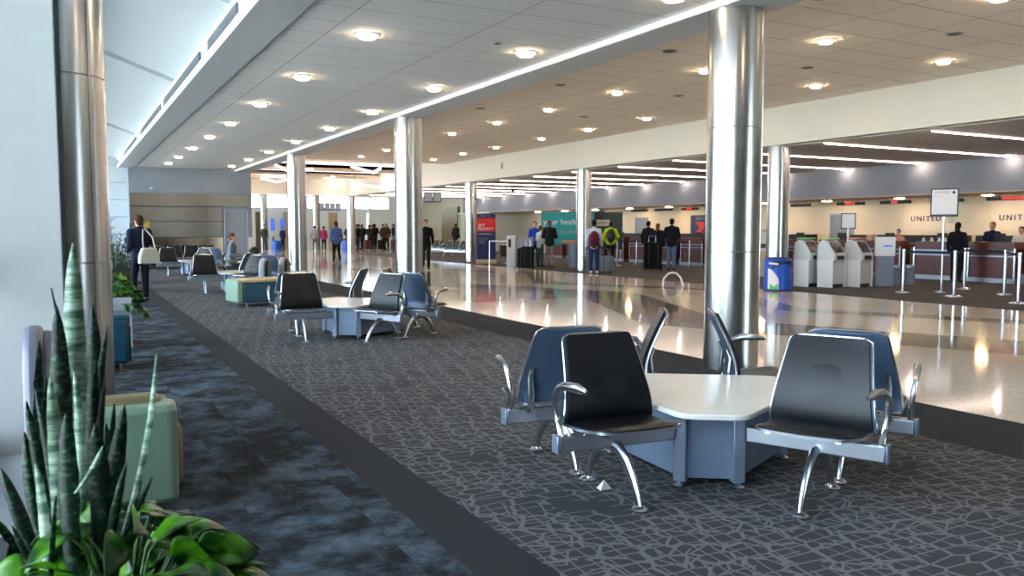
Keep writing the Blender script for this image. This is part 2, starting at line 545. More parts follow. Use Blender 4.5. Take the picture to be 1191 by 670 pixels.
# ceilings
struct('ceiling_seating', MB().box(2.17, 5.65, Y0, 32.4, 3.62, 3.75), 'ceilL')
up = MB(); up.add([(-.6, Y0, 4.75), (1.75, Y0, 3.92), (1.75, 33, 3.92), (-.6, 33, 4.75), (-.6, Y0, 4.9), (1.75, Y0, 4.1), (1.75, 33, 4.1), (-.6, 33, 4.9)],
                  [(0, 1, 2, 3), (4, 7, 6, 5), (0, 4, 5, 1), (1, 5, 6, 2), (2, 6, 7, 3), (3, 7, 4, 0)])
struct('ceiling_window_side', up, 'ceilU')
for k, yy in enumerate((9.8, 15.3, 24.2)):
    cb = MB(); w = .14
    cb.add([(-.6, yy - w, 4.68), (1.70, yy - w, 3.87), (1.70, yy + w, 3.87), (-.6, yy + w, 4.68), (-.6, yy - w, 4.8), (1.70, yy - w, 3.99), (1.70, yy + w, 3.99), (-.6, yy + w, 4.8)],
           [(0, 1, 2, 3), (4, 7, 6, 5), (0, 4, 5, 1), (1, 5, 6, 2), (2, 6, 7, 3), (3, 7, 4, 0)])
    struct('trim_%d' % (k + 1), cb, 'ceilU')
struct('trim_4', MB().box(1.69, 2.17, Y0, 32.4, 3.58, 3.70).box(1.72, 2.0, Y0, 32.4, 3.70, 4.1), 'beamgrey')       # cove soffit
cove = struct('trim_5', MB().box(1.665, 1.69, Y0, 32.3, 3.58, 3.655), 'cove')
struct('trim_6', MB().box(1.675, 1.70, Y0, 32.3, 3.84, 3.88), 'cove')
gl = MB()
for y in (-6, -1, 4, 9.4, 12.2, 17.6, 24):
    gl.box(1.69, 1.72, y, y + 4.6 if y not in (9.4,) else 11.4, 3.66, 3.84)
struct('trim_7', gl, 'frame')
struct('trim_8', MB().box(5.65, 6.2, Y0, 34.5, 3.55, 4.45), 'beamgrey')
struct('trim_9', MB().box(5.625, 5.655, Y0, 32.3, 3.56, 3.605), 'strip')  # left face of the beam, daylight on it given as emission
struct('ceiling_hall', MB().box(6.2, 15.25, Y0, 34.5, 4.35, 4.5).box(6.2, 15.25, 39.3, 41.6, 4.35, 4.5).box(6.2, 15.25, 43.5, 49.2, 4.35, 4.5), 'ceilR')
struct('ceiling_coffer', MB().box(6.2, 15.25, 34.5, 39.3, 4.75, 4.9).box(6.2, 15.25, 41.6, 43.5, 4.62, 4.9), 'beamgrey')
struct('trim_10', MB().box(6.2, 15.25, 34.35, 34.5, 4.35, 4.9).box(6.2, 15.25, 39.3, 39.45, 4.2, 4.9).box(6.2, 15.25, 43.5, 43.65, 4.25, 4.7), 'brownpaint')
struct('trim_12', MB().box(6.3, 15.1, 39.14, 39.28, 4.5, 4.62).box(6.3, 15.1, 43.36, 43.48, 4.45, 4.55).box(6.3, 15.1, 34.52, 34.62, 4.5, 4.6), 'cove')
struct('wall_fascia_right', MB().box(15.2, 15.5, Y0, 49.3, 3.44, 4.6), 'fascia')
struct('wall_fascia_far', MB().box(6.2, 15.2, 49.0, 49.3, 3.46, 4.9), 'fascia')
struct('ceiling_far', MB().box(-.6, XR + .4, 49.3, YF + .2, 3.9, 4.1), 'white')
struct('ceiling_counter', MB().box(15.5, 22.95, Y0, 49.3, 3.42, 3.6), 'ceilD')
struct('wall_bulkhead', MB().box(22.95, 23.1, Y0, 49.3, 2.47, 3.6), 'bulkhead')
struct('ceiling_soffit', MB().box(22.95, XR, Y0, 49.3, 2.45, 2.47).box(23.1, XR, Y0, 49.3, 2.47, 2.6), 'brownpaint')
# walls
struct('wall_right', MB().box(XR, XR + .4, Y0, YF, 0, 5), 'cream')
struct('wall_rear', MB().box(14.0, XR + .4, Y0 - .3, Y0, 0, 5).box(10.0, 14.0, Y0 - .3, Y0, 0, .1).box(10.0, 14.0, Y0 - .3, Y0, 4.3, 5), 'cream')
# window wall, left: sill, frame and panes
bays = [-6, -4.4, -2.8, -1.2, .4, 2.0, 3.6, 5.2] + [5.2 + 1.62 * k for k in range(1, 18)]
struct('wall_left', MB().box(-.75, -.5, Y0, 33.4, -.2, .1).box(-.75, -.5, Y0, 33.4, 3.95, 4.9), 'pier')
wn = 0
for a, b in zip(bays[:-1], bays[1:]):
    wn += 1
    fr = MB()
    for q in (a, b - .035):
        fr.box(-.62, -.5, q, q + .035, .1, 3.95)
    fr.box(-.61, -.51, a + .035, b - .035, .1, .16).box(-.61, -.51, a + .035, b - .035, 1.15, 1.2).box(-.61, -.51, a + .035, b - .035, 3.89, 3.95)
    w = fr.build('window_%d' % wn, 'frame', smooth=False); w['kind'] = 'structure'
    MB().box(-.565, -.555, a + .035, b - .035, .16, 3.89).build('pane', 'glass', w, smooth=False)
struct('wall_pier', MB().box(-.5, -.02, 5.85, 6.6, 0, 4.7), 'pier', bevel=.01)
struct('trim_11', MB().box(-.018, .005, 5.85, 5.95, 0, 4.6), 'dframe')  # dark strip added for the column's dark left reflection
# white panelled wall closing the window bay
pw = MB()
for k in range(8):
    pw.box(-.55, 2.0, 33.0, 33.2, .62 * k, .62 * k + .605)
struct('wall_back_left', pw, 'panelwhite')
struct('wall_back_left_core', MB().box(-.55, 2.0, 33.2, 33.4, 0, 5), 'dframe')
# steel panelled end wall
struct('wall_end', MB().box(2.0, 6.2, 32.2, 33.4, 0, 3.7), 'wallgrey')
pn = MB()
zs = [.76, 1.12, 1.70, 2.24, 2.72]
for z0, z1 in zip(zs[1:-1], zs[2:]):
    pn.box(2.02, 5.13, 32.12, 32.2, z0, z1 - .02).box(6.05, 6.2, 32.12, 32.2, z0, z1 - .02)
    
pn.box(5.13, 6.05, 32.12, 32.2, 2.24, 2.70)
struct('wall_end_panels', pn, 'steelwall', bevel=.006)
struct('wall_end_dado', MB().box(2.02, 5.13, 32.12, 32.2, .1, 1.11).box(6.05, 6.2, 32.12, 32.2, .1, 1.11), 'steelpolish')
struct('baseboard_end', MB().box(2.02, 6.2, 32.1, 32.2, 0, .1), 'dframe')
d = struct('door_1', MB().box(5.16, 5.23, 32.06, 32.2, 0, 2.12).box(5.97, 6.04, 32.06, 32.2, 0, 2.12).box(5.23, 5.97, 32.06, 32.2, 2.05, 2.12), 'tablepost')
MB().box(5.23, 5.97, 32.12, 32.18, .01, 2.05).build('door_leaf', 'wallgrey', d, bevel=.004)
MB().cyl(5.32, 32.09, 1.0, 1.04, .03).box(5.32, 5.44, 32.07, 32.09, 1.01, 1.03).build('handle', 'silver', d)
# glazing: far end window, plus unseen left and rear windows added for fill
def glazing(name, x0, x1, y0, y1, z0, z1, n, along):
    fr = MB()
    for k in range(n + 1):
        if along == 'y':
            q = y0 + (y1 - y0) * k / n; fr.box(x0, x1, q - .04, q + .04, z0, z1)
        else:
            q = x0 + (x1 - x0) * k / n; fr.box(q - .04, q + .04, y0, y1, z0, z1)
    for z in (z0, z1 - .06):
        fr.box(x0, x1, y0, y1, z, z + .06)
    w = fr.build(name, 'frame', smooth=False); w['kind'] = 'structure'
    if along == 'y':
        MB().box((x0 + x1) / 2 - .005, (x0 + x1) / 2 + .005, y0, y1, z0, z1).build('pane', 'glass', w, smooth=False)
    else:
        MB().box(x0, x1, (y0 + y1) / 2 - .005, (y0 + y1) / 2 + .005, z0, z1).build('pane', 'glass', w, smooth=False)
    return w
glazing('window_52', 10.0, 14.0, Y0 - .2, Y0 - .1, .1, 4.3, 5, 'x')  # unseen rear window added to light surfaces facing the camera
struct('wall_rear_left', MB().box(-.6, 10.0, Y0 - .3, Y0, 0, 5), 'rearbrown')  # unseen wall, coloured dark so the nearest column reflects dark
struct('wall_far_left', MB().box(5.9, 6.2, 33.4, YF, 0, .3).box(5.9, 6.2, 33.4, YF, 3.4, 4.9), 'white')
glazing('window_50', 6.0, 6.1, 33.4, YF, .3, 3.4, 14, 'y')  # hidden glazing added so sky light brightens the far concourse
struct('wall_far', MB().box(6, 22.5, YF, YF + .3, 0, 2.95).box(22.5, XR + .4, YF, YF + .3, 0, 5).box(-.6, 22.5, YF, YF + .3, 3.9, 5), 'white')
glazing('window_51', 6.2, 22.5, YF + .05, YF + .15, 2.95, 3.9, 10, 'x')
for k, (x0, x1, m_) in enumerate(((12.2, 12.9, 'olivepanel'), (14.2, 15.0, 'plinth'), (17.6, 18.3, 'plinth'), (19.3, 19.6, 'dframe'), (20.6, 20.8, 'strip'))):
    struct('trim_%d' % (20 + k), MB().box(x0, x1, YF - .05, YF, 0, 2.7), m_)
# ground outside
struct('ground_outside', MB().box(-120, -.8, -80, 140, -.4, -.25).box(-.8, 60, -80, Y0 - .35, -.4, -.25).box(-.8, 60, YF + .5, 140, -.4, -.25), 'exterior')
struct('roof_sun_block', MB().box(-.8, XR + .5, Y0 - .4, YF + .4, 5.0, 5.2), 'white')  # unseen slab added to stop sun leaking between the ceilings
# doors behind the counters
for k, (y0, y1, ztop) in enumerate(((20.95, 21.9, 1.95), (33.2, 34.1, 1.95))):
    d = struct('door_%d' % (k + 2), MB().box(XR - .05, XR, y0 - .06, y0, 0, ztop + .06).box(XR - .05, XR, y1, y1 + .06, 0, ztop + .06).box(XR - .05, XR, y0, y1, ztop, ztop + .06), 'kickbase')
    MB().box(XR - .035, XR - .002, y0, y1, 0, ztop).build('door_leaf', 'kioskgrey', d)
    MB().box(XR - .07, XR - .035, y0 + .08, y0 + .1, .95, 1.1).build('handle', 'silver', d)

# ------------------------------------------------------------------ columns
def column(x, y, z1, r, label, base=True):
    t = thing('steel_column', label, 'column', (x, y, 0))
    zz = [0, 1.18, 2.4, z1]
    mb = MB(); prof = []
    for a, b in zip(zz[:-1], zz[1:]):
        prof += [(r, a + .006), (r, b - .006), (r - .006, b - .003), (r - .006, b)]
    prof[-1] = (r, z1); prof[-2] = (r, z1 - .002)
    prof.insert(0, (r, 0))
    mb.lathe(prof, n=48).build('cladding', 'steelcol', t)
    MB().box(-.006, .006, -r - .004, -r + .01, .05, z1 - .02, Matrix.Rotation(R(38), 4, 'Z')).build('seam', 'silver', t)
    return t
column(.0, 6.32, 4.45, .27, 'steel column at the window wall right beside the tall snake plant')
column(5.93, 6.3, 3.55, .27, 'large brushed steel column closest to the nearest seating cluster')
column(5.93, 15.25, 3.55, .27, 'steel column behind the second seating cluster, by the man in black')
column(5.93, 24.15, 3.55, .27, 'steel column behind the lounge chairs near the steel end wall')
column(15.5, 14.9, 3.44, .26, 'steel column beside the blue recycling drum and the kiosks')
column(15.5, 23.6, 3.44, .26, 'steel column beside the traveller with the maroon backpack')
column(15.5, 32.45, 3.44, .26, 'steel column beside the red and navy banner')
column(15.5, 49.6, 3.9, .26, 'slim far steel column beside the blue bin in the far concourse')
column(15.6, 58.0, 3.9, .26, 'farthest slim column left of the man in the blue shirt')
column(12.6, 61.0, 3.9, .26, 'far white-lit column by the blue screens')

# ------------------------------------------------------------------ ceiling lamps
def disc_light():
    t = thing('ceiling_disc_light', 'x', 'ceiling light'); t['kind'] = 'thing'
    MB().lathe([(.135, 0), (.135, -.012), (.11, -.016)], n=28).build('trim_ring', 'white', t)
    MB().lathe([(.10, -.002), (.10, -.035), (.085, -.048)], n=28).build('diffuser', 'led', t)
    return t
proto = None
def lights(xs, ys, z, rowname, grp):
    global proto
    k = 0
    for y in ys:
        lab = 'round ceiling disc light, %s along %s' % (ORD[k], rowname)
        if proto is None:
            proto = disc_light(); proto.location = (xs, y, z); proto['label'] = lab; proto['group'] = grp
        else:
            dup(proto, (xs, y, z), 0, lab, grp)
        k += 1
lights(3.1, [3.2, 6.2] + [9.22, 12.14, 15.1, 18.1, 20.95, 24.05, 27.1, 29.85], 3.62, 'the row closest to the cove soffit', 'disc lights in the grey seating ceiling')
lights(5.16, [3.3, 6.33, 9.2, 12.13, 15.1, 17.95, 21, 24.1, 27.1, 30.1], 3.62, 'the row beside the lit beam edge', 'disc lights in the grey seating ceiling')
lights(10.55, [3.5, 6.5, 9.23, 12.0, 14.78, 17.66, 20.43, 23.43, 26.4, 29.3, 32.3], 4.35, 'the near row of the warm hall ceiling', 'disc lights in the warm hall ceiling')
lights(13.65, [6.4, 9.36, 12.17, 15.0, 17.78, 20.57, 23.3, 26.5, 29.3, 32.2], 4.35, 'the far row of the warm hall ceiling', 'disc lights in the warm hall ceiling')
lights(8.6, [47.0, 48.0], 4.35, 'the ceiling before the cross fascia', 'disc lights before the far fascia')
lights(13.2, [45.5, 46.8], 4.35, 'the far end of the hall ceiling by the chevrons', 'disc lights before the far fascia')

lights(9.0, [51.0, 53.5, 56.0, 58.5], 3.9, 'left added fill row of the far ceiling', 'added disc lights in the far ceiling')  # this and the next three rows are added to brighten the far end
lights(13.0, [51.0, 53.5, 56.0, 58.5], 3.9, 'middle added fill row of the far ceiling', 'added disc lights in the far ceiling')
lights(17.5, [51.0, 53.5, 56.0, 58.5], 3.9, 'right added fill row of the far ceiling', 'added disc lights in the far ceiling')
lights(21.5, [51.0, 53.5, 56.0, 58.5], 3.9, 'rightmost added fill row of the far ceiling', 'added disc lights in the far ceiling')
k = 0
t0 = None
for y in [13.6 + 2.72 * i for i in range(-2, 13)]:
    lab = 'long linear ceiling light above the counters, %s from the near end' % ORD[k]; k += 1
    if t0 is None:
        t0 = thing('ceiling_linear_light', lab, 'linear light', (15.6, y, 3.418), 0, 'linear lights over the check-in hall'); t0['kind'] = 'thing'
        MB().box(0, 7.28, -.045, .045, -.012, 0).build('housing', 'white', t0)
        MB().box(.01, 7.27, -.03, .03, -.03, -.012).build('diffuser', 'linear', t0)
        MB().lathe([(.05, -.012), (.05, -.04), (.04, -.05)], 7.12, 0, 16).build('end_lamp', 'endlamp', t0)
    else:
        dup(t0, (15.6, y, 3.418), 0, lab)
# wall washers in the soffit over the counters
t0 = None
for k, y in enumerate([9.2, 12.2, 15.2, 18.2, 21.2, 24.2, 27.2, 30.2, 33.2, 36.2, 39.2, 42.2]):
    lab = 'oval soffit lamp washing the cream counter wall, %s from the near end' % ORD[k]
    if t0 is None:
        t0 = thing('ceiling_soffit_lamp', lab, 'ceiling light', (24.5, y, 2.45), 0, 'soffit lamps over the counters'); t0['kind'] = 'thing'
        MB().lathe([(.2, 0), (.2, -.01), (.17, -.012)], n=24).build('trim_ring', 'white', t0)
        MB().lathe([(.16, -.002), (.16, -.02), (.14, -.025)], n=24).build('diffuser', 'lampwarm', t0)
    else:
        dup(t0, (24.5, y, 2.45), 0, lab)
# chevron lamps of the far hall
def chevron(a, b, c, lab):
    t = thing('hanging_chevron_light', lab, 'hanging light', b, 0, 'chevron lights over the far concourse')
    b = Vector(b)
    for p, q in ((a, b), (b, c)):
        p = Vector(p) - b; q = Vector(q) - b
        MB().tube([p, q], .045, 8).build('light_bar', 'linear', t)
    for p in (a, c):
        p = Vector(p) - b
        MB().cyl(p.x, p.y, p.z, 4.72 - b.z, .008, 6).build('hanger', 'dframe', t)
chevron((10.9, 34.7, 4.1), (13.0, 38.0, 4.1), (12.3, 35.0, 4.1), 'white chevron lamp right of the column behind the lounge chairs')
chevron((7.84, 35.4, 4.1), (9.2, 38.9, 4.1), (9.8, 37.0, 4.1), 'white chevron lamp half hidden by the column behind the lounge chairs')
chevron((9.2, 44.9, 4.1), (10.7, 48.0, 4.1), (10.6, 45.4, 4.1), 'white chevron lamp over the far left walkway')
chevron((13.5, 47.9, 4.1), (14.6, 48.6, 4.0), (14.6, 47.6, 4.1), 'small white chevron lamp before the cross fascia')
chevron((13.2, 41.6, 3.75), (15.0, 42.8, 3.66), (15.0, 40.6, 3.75), 'lowest white chevron lamp just left of the second column')

# ceiling speakers and sprinklers
t0 = None
spk = [(8.6, 7.6, 4.35, 'speaker left of the large steel column'), (11.9, 8.0, 4.35, 'speaker between the two hall light rows nearest'), (8.9, 11.0, 4.35, 'speaker behind the large steel column top'),
       (12.0, 10.9, 4.35, 'speaker just right of the large column'), (9.0, 14.6, 4.35, 'speaker above the second column top'), (12.0, 14.5, 4.35, 'speaker in the middle of the hall ceiling'),
       (9.0, 18.3, 4.35, 'speaker beyond the second column top'), (12.0, 18.3, 4.35, 'speaker far along the hall ceiling'), (4.6, 8.9, 3.62, 'small dark sprinkler disc in the grey ceiling')]
for x, y, z, l in spk:
    lab = 'dark round ceiling ' + l if not l.startswith('small') else l
    if t0 is None:
        t0 = thing('ceiling_speaker', lab, 'speaker', (x, y, z), 0, 'round speakers in the ceiling'); t0['kind'] = 'thing'
        MB().lathe([(.12, 0), (.12, -.01), (.1, -.014)], n=20).build('rim', 'greyprint', t0)
        MB().lathe([(.098, -.01), (.09, -.016)], n=20).build('grille', 'dframe', t0)
    else:
        o = dup(t0, (x, y, z), 0, lab)
        if z < 4: o.scale = (.4, .4, 1)

# ------------------------------------------------------------------ tandem chair
def lerp(a, b, t): return a + (b - a) * t
BP = [(.050, .385), (.040, .46), (.058, .55), (.092, .64), (.138, .74), (.185, .835)]
def bcurve(v):
    k = v * (len(BP) - 1); i = min(int(k), len(BP) - 2); f = k - i
    p0 = BP[max(i - 1, 0)]; p1 = BP[i]; p2 = BP[i + 1]; p3 = BP[min(i + 2, len(BP) - 1)]
    out = []
    for d in range(2):
        a, b, c, e = p0[d], p1[d], p2[d], p3[d]
        out.append(.5 * (2 * b + (c - a) * f + (2 * a - 5 * b + 4 * c - e) * f * f + (3 * b - a - 3 * c + e) * f ** 3))
    return out
def hw(v, inset=0.):
    w = lerp(.272, .205, v ** 1.1) - inset
    top = .07
    if v > 1 - top:
        q = (v - (1 - top)) / top
        w -= .034 * (1 - math.sqrt(max(0, 1 - q * q)))
    if v < .09:
        q = 1 - v / .09
        w -= .04 * (1 - math.sqrt(max(0, 1 - q * q)))
    return w
def slab(v0, v1, inset, y_front, y_back, puff, nu=12, nv=22):
    mb = MB(); vs = []; fs = []
    for side in (0, 1):
        for j in range(nv + 1):
            v = lerp(v0, v1, j / nv)
            c = bcurve(v); c2 = bcurve(min(1, v + .01)); c1 = bcurve(max(0, v - .01))
            ty, tz = c2[0] - c1[0], c2[1] - c1[1]; L = math.hypot(ty, tz); ny, nz = -tz / L, ty / L
            w = hw(v, inset)
            for i in range(nu + 1):
                u = -1 + 2 * i / nu
                u = math.copysign(abs(u) ** .8, u)
                off = (y_front if side == 0 else y_back)
                e = max(0, 1 - abs(u) ** 3) * max(0, 1 - abs(2 * (j / nv) - 1) ** 3)
                if side == 0: off += puff * e
                wrap = -.012 * (u * u) * (-1)
                vs.append((u * w, c[0] + ny * (off + wrap), c[1] + nz * (off + wrap)))
    n1 = (nu + 1) * (nv + 1)
    for s_ in (0, 1):
        for j in range(nv):
            for i in range(nu):
                a = s_ * n1 + j * (nu + 1) + i
                fs.append((a, a + 1, a + nu + 2, a + nu + 1))
    for j in range(nv):
        for i in (0, nu):
            a = j * (nu + 1) + i
            fs.append((a, a + nu + 1, a + nu + 1 + n1, a + n1))
    for i in range(nu):
        for j in (0, nv):
            a = j * (nu + 1) + i
            fs.append((a, a + 1, a + 1 + n1, a + n1))
    return mb.add(vs, fs)
def make_chair(side):
    """faces -y; side=+1: armrest at +x end, table end at -x"""
    t = thing('tandem_chair', 'x', 'chair')
    slab(0, 1, 0, -.006, -.022, 0).build('back_shell', 'shell', t)
    slab(.015, .985, .012, -.006, .014, .022).build('back_cushion', 'vinyl', t)
    # aluminium edge around the back
    pts = []
    for j in range(0, 23):
        v = j / 22; c = bcurve(v); pts.append((-hw(v) - .002, c[0] + .002, c[1]))
    top = [(x, bcurve(1)[0] + .002, bcurve(1)[1] + .004) for x in (-.13, -.05, .05, .13)]
    pts2 = [(-p[0], p[1], p[2]) for p in reversed(pts)]
    path = pts + top + pts2
    MB().tube(path, .0075, 8).build('edge_trim', 'silver', t)
    # seat: pan and cushion
    def seat(zt, th, inset, puff, y0=-.315, y1=.06):
        mb = MB(); vs = []; fs = []; nu, nv = 14, 12
        for s_ in (0, 1):
            for j in range(nv + 1):
                q = j / nv; y = lerp(y0 + inset, y1 - inset * .3, q)
                w = lerp(.235, .262, q) - inset
                fr = 1 - q
                if fr > .82:
                    a = (fr - .82) / .18; w -= .05 * (1 - math.sqrt(max(0, 1 - a * a)))
                zc = zt + .012 * sin(q * pi) * -1 - (.010 * max(0, (fr - .8) / .2) ** 2) + .034 * (fr)
                for i in range(nu + 1):
                    u = -1 + 2 * i / nu
                    e = max(0, 1 - abs(u) ** 6) * max(0, 1 - abs(2 * q - 1) ** 8)
                    z = zc + (puff * e if s_ == 0 else -th)
                    vs.append((u * w, y, z + .006 * u * u))
        n1 = (nu + 1) * (nv + 1)
        for s_ in (0, 1):
            for j in range(nv):
                for i in range(nu):
                    a = s_ * n1 + j * (nu + 1) + i
                    fs.append((a, a + 1, a + nu + 2, a + nu + 1))
        for j in range(nv):
            for i in (0, nu):
                a = j * (nu + 1) + i; fs.append((a, a + nu + 1, a + nu + 1 + n1, a + n1))
        for i in range(nu):
            for j in (0, nv):
                a = j * (nu + 1) + i; fs.append((a, a + 1, a + 1 + n1, a + n1))
        return mb.add(vs, fs)
    seat(.388, .014, 0, 0).build('seat_pan', 'beam', t)
    seat(.394, .006, .010, .014).build('seat_cushion', 'vinyl', t)
    # support saddles
    sd = MB()
    for x in (-.17, .17):
        sd.tube([(x, -.27, .396), (x, -.16, .378), (x, -.03, .355), (x, .06, .37)], .012, 8, flat=1.4, side=(1, 0, 0))
    sd.build('seat_bracket', 'silver', t)
    for x in (-.2, .2):
        MB().tube([(x, .04, .335), (x, .082, .36), (x, .085, .44), (x, .075, .54), (x, .10, .60)], [.016, .017, .016, .013, .008], 8, flat=1.3, side=(1, 0, 0)).build('back_bracket', 'silver', t)
    # beam, from table end to armrest end
    xo, xi = .33 * side, -.37 * side
    MB().box(min(xo, xi), max(xo, xi), -.033, .033, .262, .348).build('beam', 'beam', t, bevel=.008)
    MB().box(min(xo, xo + .012 * side), max(xo, xo + .012 * side), -.036, .036, .258, .352).build('beam_end_cap', 'tablepost', t, bevel=.006)
    # armrest
    ax = .305 * side
    arm = [(ax, .0, .345), (ax, .035, .40), (ax + .012 * side, .05, .47), (ax + .02 * side, .035, .54), (ax + .02 * side, -.005, .592), (ax + .012 * side, -.08, .618), (ax - .005 * side, -.17, .622), (ax - .015 * side, -.24, .612)]
    MB().tube(arm, [.026, .023, .020, .019, .021, .025, .026, .012], 10, flat=.8, side=(1, 0, 0)).tube([(ax, -.03, .345), (ax + .004 * side, -.01, .38), (ax + .01 * side, .03, .42)], [.014, .012, .01], 8).build('armrest', 'silver', t)
    # arched legs
    for s_ in (-1, 1):
        pth = [(0, 0, .268), (0, s_ * .07, .262), (0, s_ * .145, .215), (0, s_ * .205, .145), (0, s_ * .25, .07), (0, s_ * .272, .012)]
        lg = MB().tube(pth, [.036, .038, .034, .029, .024, .020], 10, flat=.65, side=(1, 0, 0)).build('leg', 'silver', t)
        MB().lathe([(.042, 0), (.044, .007), (.036, .016), (.018, .024)], 0, s_ * .275, 20).build('glide', 'silver', lg)
    return t
protoL = make_chair(1); protoR = make_chair(-1)
used = set()
def place(kind, x, y, rz, label, group):
    p = protoL if kind == 'L' else protoR
    if kind not in used:
        used.add(kind); p.location = (x, y, 0); p.rotation_euler = (0, 0, rz); p['label'] = label; p['group'] = group
        return p
    return dup(p, (x, y, 0), rz, label, group)

def rounded(pts, r, n=5):
    out = []
    N = len(pts)
    for i in range(N):
        a, b, c = Vector(pts[i - 1]), Vector(pts[i]), Vector(pts[(i + 1) % N])
        u = (a - b).normalized(); w = (c - b).normalized()
        for k in range(n + 1):
            q = k / n
            p = (b + u * r) * (1 - q) ** 2 + b * 2 * q * (1 - q) + (b + w * r) * q * q
            out.append((p.x, p.y))
    return out
TH = 55
def make_table():
    t = thing('power_table', 'x', 'table')
    pts = []
    for a in (0, 120, 240):
        for d_ in (-13, 13):
            w = R(TH + 60 + a + d_); pts.append((.74 * cos(w), .74 * sin(w)))
    MB().prism(rounded(pts, .09), .415, .445).build('tabletop', 'tabletop', t, bevel=.006)
    bp = []
    for a in (0, 120, 240):
        for d_ in (-17, 17):
            w = R(TH + 60 + a + d_); bp.append((.53 * cos(w), .53 * sin(w)))
    # flat panels around the base
    for i in range(6):
        a = Vector(bp[i]); b = Vector(bp[(i + 1) % 6]); dd = (b - a).normalized(); nn = Vector((dd.y, -dd.x))
        q = [(a - nn * .012), (b - nn * .012), (b - nn * .03), (a - nn * .03)]
        MB().prism([(v.x, v.y) for v in q], .045, .415).build('side_panel', 'tablebase', t)
    for i, p in enumerate(bp):
        w = math.atan2(p[1], p[0])
        mt = Matrix.Translation((p[0], p[1], 0)) @ Matrix.Rotation(w, 4, 'Z')
        lg = MB().box(-.035, .02, -.035, .035, .03, .415, mt).build('leg', 'tablepost', t, bevel=.006)
        MB().lathe([(.034, 0), (.036, .008), (.02, .016), (.012, .03)], p[0], p[1], 16).build('glide', 'silver', lg)
    return t
table0 = [None]
def cluster(cx, cy, name, da=0, only=None):
    grp = 'tandem chairs around ' + name
    lab = 'white topped three-sided power table in ' + name
    if table0[0] is None:
        table0[0] = make_table(); table0[0].location = (cx, cy, 0); table0[0].rotation_euler = (0, 0, R(da)); table0[0]['label'] = lab; table0[0]['group'] = 'white three-sided power tables'
    else:
        dup(table0[0], (cx, cy, 0), R(da), lab)
    names = {(55, 1): 'back wing, facing the window side', (55, -1): 'back wing, facing the terrazzo walkway',
             (175, 1): 'window wing, facing the camera', (175, -1): 'window wing, facing away to the end wall',
             (295, 1): 'right wing, facing away to the counters', (295, -1): 'right wing, facing the windows'}
    for arm in (55, 175, 295):
        a = R(arm + da)
        rad = Vector((cos(a), sin(a)))
        for s_ in (1, -1):
            pdir = Vector((-rad.y, rad.x)) * s_          # seat faces pdir
            if only and (arm, s_) not in only: continue
            pos = Vector((cx, cy)) + rad * .80 + pdir * .34
            rz = math.atan2(pdir.y, pdir.x) + pi / 2
            # local +x after rotation
            lx = Vector((cos(rz), sin(rz)))
            kind = 'L' if lx.dot(rad) > 0 else 'R'
            place(kind, pos.x, pos.y, rz, 'black tandem chair in %s, %s' % (name, names[(arm, s_)]), grp)
cluster(3.33, 3.79, 'nearest cluster')
cluster(3.43, 10.7, 'second cluster')
cluster(3.50, 19.5, 'third cluster')
cluster(3.55, 27.45, 'farthest cluster')
# benches at the end wall and by the counters
def bench(x, y, rz, n, label, cat='bench'):
    t = thing('bench_seat', label, cat, (x, y, 0), rz, 'rows of dark tandem seats')
    w = .58
    MB().box(-w * n / 2, w * n / 2, -.03, .03, .27, .34).build('beam', 'beam', t)
    for k in range(n):
        xx = (k - (n - 1) / 2) * w
        for src in [c for c in protoL.children if c.name.split('.')[0] in ('back_shell', 'back_cushion', 'edge_trim', 'seat_pan', 'seat_cushion')]:
            c = src.copy(); C.objects.link(c); c.parent = t; c.location = (xx, 0, 0)
    for k in range(n + 1):
        xx = (k - n / 2) * w
        MB().tube([(xx, 0, .34), (xx, .05, .42), (xx, .05, .52), (xx, -.0, .60), (xx, -.1, .62), (xx, -.24, .61)], [.018, .016, .015, .017, .02, .012], 8, flat=.8, side=(1, 0, 0)).build('armrest', 'silver', t)
    for k in (0, n):
        xx = (k - n / 2) * w * .8
        for s_ in (-1, 1):
            MB().tube([(xx, 0, .27), (xx, s_ * .12, .22), (xx, s_ * .22, .1), (xx, s_ * .27, .0)], .018, 8).build('leg', 'silver', t)
    return t
bench(3.4, 31.6, 0, 5, 'dark row of tandem seats against the steel end wall')
bench(18.0, 19.6, R(-120), 3, 'dark tandem seat row behind the large column near the counter queue')
bench(19.9, 20.6, R(60), 3, 'dark tandem seat row beside the queue, facing the counters')
bench(17.2, 37.5, R(-75), 4, 'dark tandem seat row near the pale blinds')
bench(18.0, 41.0, R(-75), 4, 'dark tandem seat row in front of the seated figure in black')

